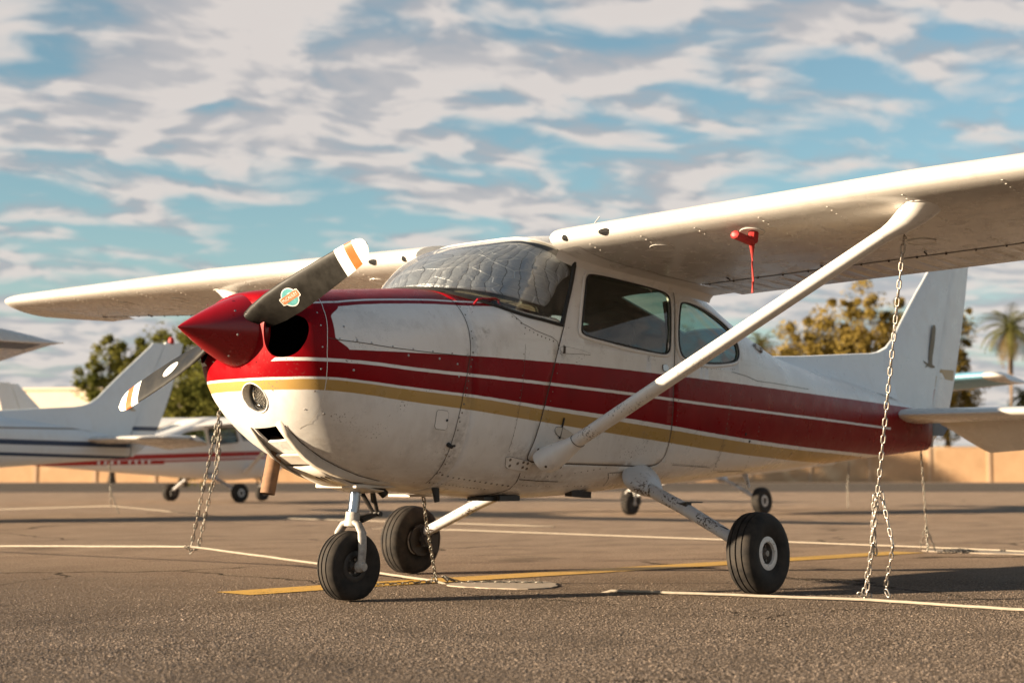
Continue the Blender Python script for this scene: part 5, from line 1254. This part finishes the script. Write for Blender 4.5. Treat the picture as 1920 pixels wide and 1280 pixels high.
def stripe(name, pts, w, z, mat, **t):
    P = [Vector((p[0], p[1], 0)) for p in pts]; L, Q = [], []
    for i, p in enumerate(P):
        d = (P[min(i + 1, len(P) - 1)] - P[max(i - 1, 0)]).normalized(); n = Vector((-d.y, d.x, 0)); L.append((p + n * w / 2)); Q.append((p - n * w / 2))
    mb = MB(); mb.grid([[(p.x, p.y, z) for p in L], [(p.x, p.y, z) for p in Q]]); return tag(mb.build(name, mat, None, smooth=False), **t)
stripe('yellow_line', [(-.30, .80), (.5, .77), (1.28, .69), (3.5, .47), (6.05, .22)], .30, .004, YL, kind='structure')
PADM = simple('pad_concrete', (.30, .245, .19), .85, 0, .2, 14., .3)
def pad(c, rx, ry, rot, label):
    mb = MB(); P = []
    for k in range(36): a = k * math.pi / 18; j = 1 + .10 * math.sin(a * 3 + c[0]) + random.uniform(-.04, .04); P.append((c[0] + rx * j * math.cos(a) * math.cos(rot) - ry * j * math.sin(a) * math.sin(rot), c[1] + rx * j * math.cos(a) * math.sin(rot) + ry * j * math.sin(a) * math.cos(rot)))
    mb.add([(x, y, .007) for x, y in P] + [(x, y, .001) for x, y in P], [tuple(range(36))] + [(i, (i + 1) % 36, 36 + (i + 1) % 36, 36 + i) for i in range(36)]); return tag(mb.build('anchor_pad', PADM, None, smooth=False), label, 'concrete pad')
pad((1.12, .15), .30, .32, R(0), 'low concrete pad on the tarmac beside the belly chain anchor'); pad((6.45, -.30), .22, .60, R(0), 'flat concrete pad under the tail chain pile')

# ------------------------------------------------------------------ other airplanes
def mat_scheme(name, base, bands):
    """bands: (z at x=0, slope per metre, half height, colour, xmin, xmax)"""
    m, nt, out = material(name); co = objco(nt); sep = nt.n.new('ShaderNodeSeparateXYZ'); nt.l.new(co, sep.inputs[0]); x, y, z = sep.outputs; c = grime(nt, co, base, .2)
    for z0, sl, hh, col, xa, xb in bands:
        d = nt.m('ABSOLUTE', nt.m('SUBTRACT', z, nt.m('ADD', nt.m('MULTIPLY', x, sl), z0))); k = nt.mr(nt.m('SUBTRACT', d, hh), .003, -.003)
        k = nt.m('MULTIPLY', k, nt.m('MULTIPLY', nt.mr(x, xa, xa + .01), nt.mr(x, xb, xb - .01))); c = nt.mix(k, c, col)
    finish(nt, out, c, .3, bump=orange_peel(nt, co), bstr=.2, bdist=.005); return m
NAVY, BRN, CRED = (.012, .035, .085), (.20, .13, .07), (.34, .012, .014)
def other(name, loc, rz, label, mats, **k):
    rt = empty(name, loc, rz, label=label, cat='airplane'); d = dict(MM); d.update(mats); return rt, build_airframe(rt, d, False, **k)
navy_fus = mat_scheme('navy_striped_paint', (.66, .70, .72), [(1.07, -.012, .035, NAVY, -2, 8), (.93, -.018, .022, NAVY, -2, 8), (1.17, .01, .010, BRN, -2, 8)])
navy_fin = mat_scheme('navy_striped_fin_paint', (.66, .70, .72), [(1.245, 0, .030, NAVY, 5.98, 8)])
P2, A_2 = other('light_airplane', (2.2, 15.15, 0), R(-5), 'white airplane with navy and brown stripes and a bird emblem on its tall fin', dict(fus=navy_fus, fin=navy_fin, rudder=navy_fin, spinner=M['navy']), prop=1.1, ail=R(2), elev=R(18))
P2.scale = (1.07, 1.07, 1.07)
emblem(A_2['fin'], 5.930, 1.52, .52, .0615, M['goldp'], R(6))
b_ = MB(); b_.lathe([(.03, 0), (.045, .02), (.045, .07), (.03, .10), (.001, .11)], Matrix.Translation((6.62, 0, 2.50)), 16); b_.build('beacon', M['redplastic'], A_2['rud'])
for s_ in (-1, 1):
    b_ = MB(); rows = [[wing_pt(y, x, z + (.002 if i < len(AF) // 2 else -.002), s_) for i, (x, z) in enumerate(AF) if x < .9] for y in (4.75, 5.205)]; b_.grid(rows); b_.build('wing_end_band', M['navy'], P2)
red_fus = mat_scheme('red_banded_paint', (.70, .69, .68), [(1.13, -.035, .055, CRED, -2, 8), (1.02, -.035, .020, CRED, -2, 8), (.96, -.02, .045, CRED, 2.9, 8)])
P3, A_3 = other('light_airplane', tuple(at_u(452, 35.0) + Vector((1.48, 1.28, 0))), R(180), 'white airplane with twin red bands parked beyond the propeller, facing away', dict(fus=red_fus, spinner=M['red']), prop=.9, ail=0., elev=R(4))
for k in range(8): b_ = MB(); x = 3.3 + k * .155 + (.1 if k > 3 else 0); b_.box((x, .395 - (x - 3.3) * .13, .90 - (x - 3.3) * .02), (.05, .012, .075), Matrix.Rotation(R(-18 + (k % 3) * 12), 3, 'Y')); b_.build('registration_mark', M['stickw'], A_3['fus'], smooth=False)
blue_tip = simple('sky_blue_paint', (.14, .33, .45), .35)
P4, A_4 = other('light_airplane', tuple(at_u(1425, 24.4) - Vector((1.48, -1.28, 0))), R(0), 'white airplane with pale blue wing ends seen below and beyond the striped tail cone', dict(fus=mat_scheme('plain_white_paint', (.70, .69, .68), [(1.05, -.02, .05, (.14, .33, .45), -2, 8)]), spinner=M['white']), prop=.8, ail=0., elev=R(4))
for s_ in (-1, 1):
    b_ = MB(); rows = [[wing_pt(y, x, z + (.002 if i < len(AF) // 2 else -.002), s_) for i, (x, z) in enumerate(AF) if x < .9] for y in (4.3, 5.205)]; b_.grid(rows); b_.build('wing_end_band', blue_tip, P4)
chain('tie_down_chain', [[(8.47, 15.0, .86), (8.5, 15.0, .5), (8.52, 15.0, .12)], [(8.5, 15.0, .4), (8.6, 14.9, .02)]], .06, M['chaind'], 'chain hanging from the tail of the navy-striped airplane', 'chain_e')
chain('tie_down_chain', [[(20.3, 8.75, .86), (20.2, 8.74, .4), (20.17, 8.72, .02)]], .06, M['chaind'], 'distant dark chain below the tail of the plain white airplane', 'chain_f')

# ------------------------------------------------------------------ wall, buildings, trees
def mat_wall():
    m, nt, out = material('tan_block'); co = nt.node('ShaderNodeNewGeometry', 0)
    n = nt.noise(co, .6, 5, .6); c = nt.mix(nt.mr(n, .3, .7), (.40, .245, .13), (.50, .32, .18)); c = nt.mix(nt.mr(nt.noise(co, .25, 3), .58, .66), c, (.56, .40, .25))
    sep = nt.n.new('ShaderNodeSeparateXYZ'); nt.l.new(co, sep.inputs[0]); fr = nt.m('FRACT', nt.m('MULTIPLY', sep.outputs[2], 5.)); c = nt.mix(nt.mr(fr, .05, .12, .45, 0), c, (.28, .19, .12)); finish(nt, out, c, .9, bump=nt.noise(co, 20.), bstr=.3); return m
WM = mat_wall(); PM = simple('pillar_block', (.44, .30, .19), .9)
wl = empty('boundary_wall', vp(0, 128), YAW - R(90), label='long tan block wall with pillars along the far edge of the apron', cat='wall')
for k in range(-13, 14):
    mb = MB(); mb.box((k * 4.9 + 2.45, 0, 1.42), (4.62, .2, 2.84)); mb.box((k * 4.9 + 2.45, 0, 2.88), (4.62, .28, .09)); mb.build('wall_panel', WM, wl, smooth=False)
    mb = MB(); mb.box((k * 4.9, 0, 1.5), (.30, .34, 3.0)); mb.box((k * 4.9, 0, 3.03), (.38, .42, .07)); mb.build('pillar', PM, wl, smooth=False)
def building(name, loc, rz, size, col, label, roof=.5, nwin=4):
    rt = empty(name, loc, rz, label=label, cat='building'); w_, d_, h_ = size; wm = simple(name + '_stucco', col, .85, 0, .08, 1.5); mb = MB(); mb.box((0, 0, h_ / 2), (w_, d_, h_)); mb.build('wall', wm, rt, smooth=False)
    mb = MB(); mb.box((0, 0, h_ + .12), (w_ + .5, d_ + .5, .24)); mb.build('roof', simple(name + '_roof', tuple(k * .9 for k in col), .7), rt, smooth=False)
    for k in range(nwin):
        x = (k - (nwin - 1) / 2) * w_ / nwin; mb = MB(); mb.box((x, -d_ / 2 - .02, h_ * .55), (1.6, .08, 1.2)); mb.build('window', M['dark'], rt, smooth=False)
    return rt
building('hangar', at_u(120, 158), YAW - R(90) - R(12), (52, 14, 8.8), (.58, .48, .36), 'cream flat-roofed hangar behind the navy-striped tail', nwin=5)
building('storage_shed', at_u(1925, 150), YAW - R(90), (6.4, 5, 6.3), (.74, .72, .68), 'small white building behind the tall palm trunk', nwin=1)
def mat_leaf(name, a, b, c=None):
    m, nt, out = material(name); info = nt.node('ShaderNodeNewGeometry', 0); n = nt.noise(info, .55, 4, .6); n2 = nt.noise(info, 5., 2, .5)
    col = nt.mix(nt.mr(n, .36, .64), a, b); col = nt.mix(nt.m('MULTIPLY', nt.mr(n2, .4, .7), .5), col, c or b)
    d = nt.node('ShaderNodeBsdfDiffuse', Color=col); t = nt.node('ShaderNodeBsdfTranslucent', Color=col); mx = nt.n.new('ShaderNodeMixShader'); mx.inputs[0].default_value = .35; nt.l.new(d, mx.inputs[1]); nt.l.new(t, mx.inputs[2]); nt.l.new(mx.outputs[0], out.inputs[0]); return m
BARK = simple('bark', (.13, .09, .06), .9, 0, .3, 4., .4); LEAF_Y = mat_leaf('olive_leaves', (.20, .145, .036), (.33, .235, .062), (.13, .10, .028)); LEAF_G = mat_leaf('green_leaves', (.10, .11, .026), (.20, .18, .042), (.06, .068, .02)); LEAF_D = mat_leaf('dry_leaves', (.12, .085, .04), (.20, .14, .06)); FROND = mat_leaf('palm_fronds', (.075, .085, .028), (.13, .12, .04))
def tree(loc, lobes, leaf, label, trunk_r=.35, n=7000, size=.26, group=None, seed=1):
    """lobes: (x, y, z, rx, rz) of leafy masses around the trunk base"""
    rnd = random.Random(seed); rt = empty('broadleaf_tree', loc, YAW - R(90), label=label, cat='tree', group=group); tk = MB()
    zt = max(l[2] for l in lobes) * .75; tk.tube([(0, 0, 0), (.1, .05, zt * .3), (-.1, .1, zt * .6), (0, 0, zt)], [trunk_r, trunk_r * .8, trunk_r * .55, trunk_r * .2], 9)
    for x, y, z, rx, rz in lobes: tk.tube([(0, 0, zt * rnd.uniform(.2, .5)), (x * .5, y * .5, (zt * .4 + z) / 2), (x, y, z)], [trunk_r * .45, trunk_r * .25, trunk_r * .08], 6)
    tk.build('trunk', BARK, rt)
    vol = [l[3] ** 2 * l[4] for l in lobes]; tv = sum(vol); cr = MB(); V = []; F_ = []
    for (x, y, z, rx, rz), v in zip(lobes, vol):
        cl = []
        for _ in range(max(14, int(150 * v / tv))):
            d = Vector((rnd.gauss(0, 1), rnd.gauss(0, 1), rnd.gauss(0, 1))).normalized(); k = rnd.uniform(.45, 1.12); cl.append((x + d.x * rx * k, y + d.y * rx * k, z + d.z * rz * k, (.08 + .40 * rnd.random() ** 2) * min(rx, rz) + .08))
        for _ in range(int(n * v / tv)):
            cx, cy, cz, r_ = rnd.choice(cl)
            if rnd.random() < .16: cx, cy, cz, r_ = x, y, z, min(rx, rz) * 1.12
            d = Vector((rnd.gauss(0, 1), rnd.gauss(0, 1), rnd.gauss(0, .85))); d = d.normalized() * (r_ * rnd.random() ** .4); p = Vector((cx, cy, cz)) + d
            a = Vector((rnd.gauss(0, 1), rnd.gauss(0, 1), rnd.gauss(0, 1))).normalized(); b = a.orthogonal().normalized(); b = (b * math.cos(rnd.uniform(0, 6.3)) + a.cross(b) * math.sin(rnd.uniform(0, 6.3))).normalized(); s = size * rnd.uniform(.6, 1.3)
            o = len(V); V += [p + a * s, p + b * s * .5, p - a * s, p - b * s * .5]; F_.append((o, o + 1, o + 2, o + 3))
    cr.add(V, F_); me = bpy.data.meshes.new('crown'); me.from_pydata([tuple(p) for p in V], [], F_); me.update(); link('crown', me, leaf, rt); return rt
tree(at_u(1605, 140), [(-3.8, 0, 12.0, 2.6, 3.0), (-1.6, .6, 13.4, 2.6, 3.2), (.6, -1, 15.2, 2.4, 2.6), (3.0, .5, 13.2, 2.8, 3.4), (-5.2, .5, 10.5, 1.8, 2.4), (5.4, 0, 13.0, 2.6, 2.6), (0, 0, 10, 5.6, 3.6), (0, 0, 5.5, 5, 4)], LEAF_Y, 'big golden-olive tree between the strut and the striped airplane fin', .5, 60000, .17, seed=3)
tree(at_u(1775, 165), [(-1.5, 0, 13.5, 3.0, 4.2), (1.2, .3, 16.0, 2.2, 2.6), (0, 0, 9, 3.4, 4.6)], LEAF_Y, 'olive tree standing directly behind the striped airplane fin', .4, 22000, .2, seed=5)
tree(at_u(1490, 155), [(-3, 0, 11.2, 3.2, 2.6), (3, .5, 11.0, 3.6, 2.8), (0, 0, 12, 2.2, 2.0), (-6.5, 0, 10.4, 2.4, 2.2), (0, 0, 6, 7, 4)], LEAF_D, 'low dry hedge-like tree at the foot of the golden-olive tree', .35, 30000, .17, seed=8)
tree(at_u(345, 112), [(-1.4, 0, 9.6, 2.0, 2.2), (1.6, .4, 10.2, 2.4, 2.2), (4.2, 0, 10.0, 2.4, 2.2), (0, 0, 6.4, 3.4, 2.8), (6.6, .2, 10.4, 2.2, 2.6), (3.4, 0, 6, 3.5, 3)], LEAF_G, 'green tree rising beyond the propeller and spinner', .4, 42000, .15, seed=11)
tree(at_u(212, 118), [(-.4, 0, 9.8, 1.3, 1.7), (1.4, .3, 8.6, 1.6, 1.9), (-1.7, 0, 7.4, 1.4, 1.5), (2.9, 0, 9.6, 1.1, 1.4), (.6, 0, 5.4, 2.4, 2.4)], LEAF_G, 'lighter green tree peeking over the navy-striped fin', .35, 24000, .14, seed=13)
tree(at_u(350, 78), [(-.9, 0, 4.4, 1.2, 1.3), (.9, .3, 5.0, 1.3, 1.5), (0, 0, 2.4, 2.1, 1.9), (2.2, 0, 3.8, 1.1, 1.5)], LEAF_G, 'dark bush in front of the tan block wall', .14, 9000, .12, seed=17)
tree(at_u(1190, 135), [(-4, 0, 9, 3, 3), (0, 0, 11, 3.4, 3.6), (4, 0, 10, 3, 3), (8, 0, 9, 3, 2.6), (2, 0, 5, 7, 4)], LEAF_G, 'green trees seen through the cabin windows of the striped airplane', .4, 20000, .2, seed=19)
def palm(loc, H, L, label, seed, nf=46, tr=.24):
    rnd = random.Random(seed); rt = empty('palm_tree', loc, rnd.uniform(0, 6), label=label, cat='palm tree'); tk = MB(); tk.tube([(0, 0, 0), (.1, 0, H * .3), (.05, .1, H * .7), (0, 0, H)], [tr * 1.25, tr, tr * .9, tr * 1.05], 10); tk.build('trunk', BARK, rt); cr = MB(); dead = MB()
    for k in range(nf):
        az = k * 2.399 + rnd.uniform(-.2, .2); el = lerp(1.35, -.75, (k / nf) ** .9) + rnd.uniform(-.12, .12); Lf = L * rnd.uniform(.8, 1.08); tgt = cr if k < nf * .84 else dead
        d = Vector((math.cos(az), math.sin(az), 0)); p = Vector((0, 0, H)); P = []; ang = el
        for i in range(11): P.append(p.copy()); p += (d * math.cos(ang) + Vector((0, 0, 1)) * math.sin(ang)) * Lf / 10; ang -= .13 + .05 * (i / 10)
        tgt.tube(P, [.035 - .0028 * i for i in range(11)], 4); sd_ = d.cross(Vector((0, 0, 1)))
        for i in range(1, 11):
            for h in (0, .5):
                q = P[i - 1].lerp(P[i], h); t_ = (P[i] - P[i - 1]).normalized(); ll_ = L * .26 * math.sin(math.pi * min(1, (i + h) / 11.5) ** .8) + .06
                for s_ in (-1, 1): tip = q + (sd_ * s_ * .75 + t_ * .65 + Vector((0, 0, -.22))) * ll_; tgt.add([q - t_ * .05, q + t_ * .05, tip], [(0, 1, 2)])
    for mb, mt in ((cr, FROND), (dead, LEAF_D)): mb.build('fronds', mt, rt, smooth=False, recalc=False)
palm(at_u(1899, 135), 13.3, 3.7, 'tall date palm with drooping fronds beyond the stabilizer', 4); palm(at_u(1428, 190), 16.6, 3.2, 'small far palm whose fronds show between cabin and strut', 9, 30, .2)
palm(at_u(1918, 170), 9.0, 2.4, 'shorter palm behind the tall date palm', 12, 26, .2)
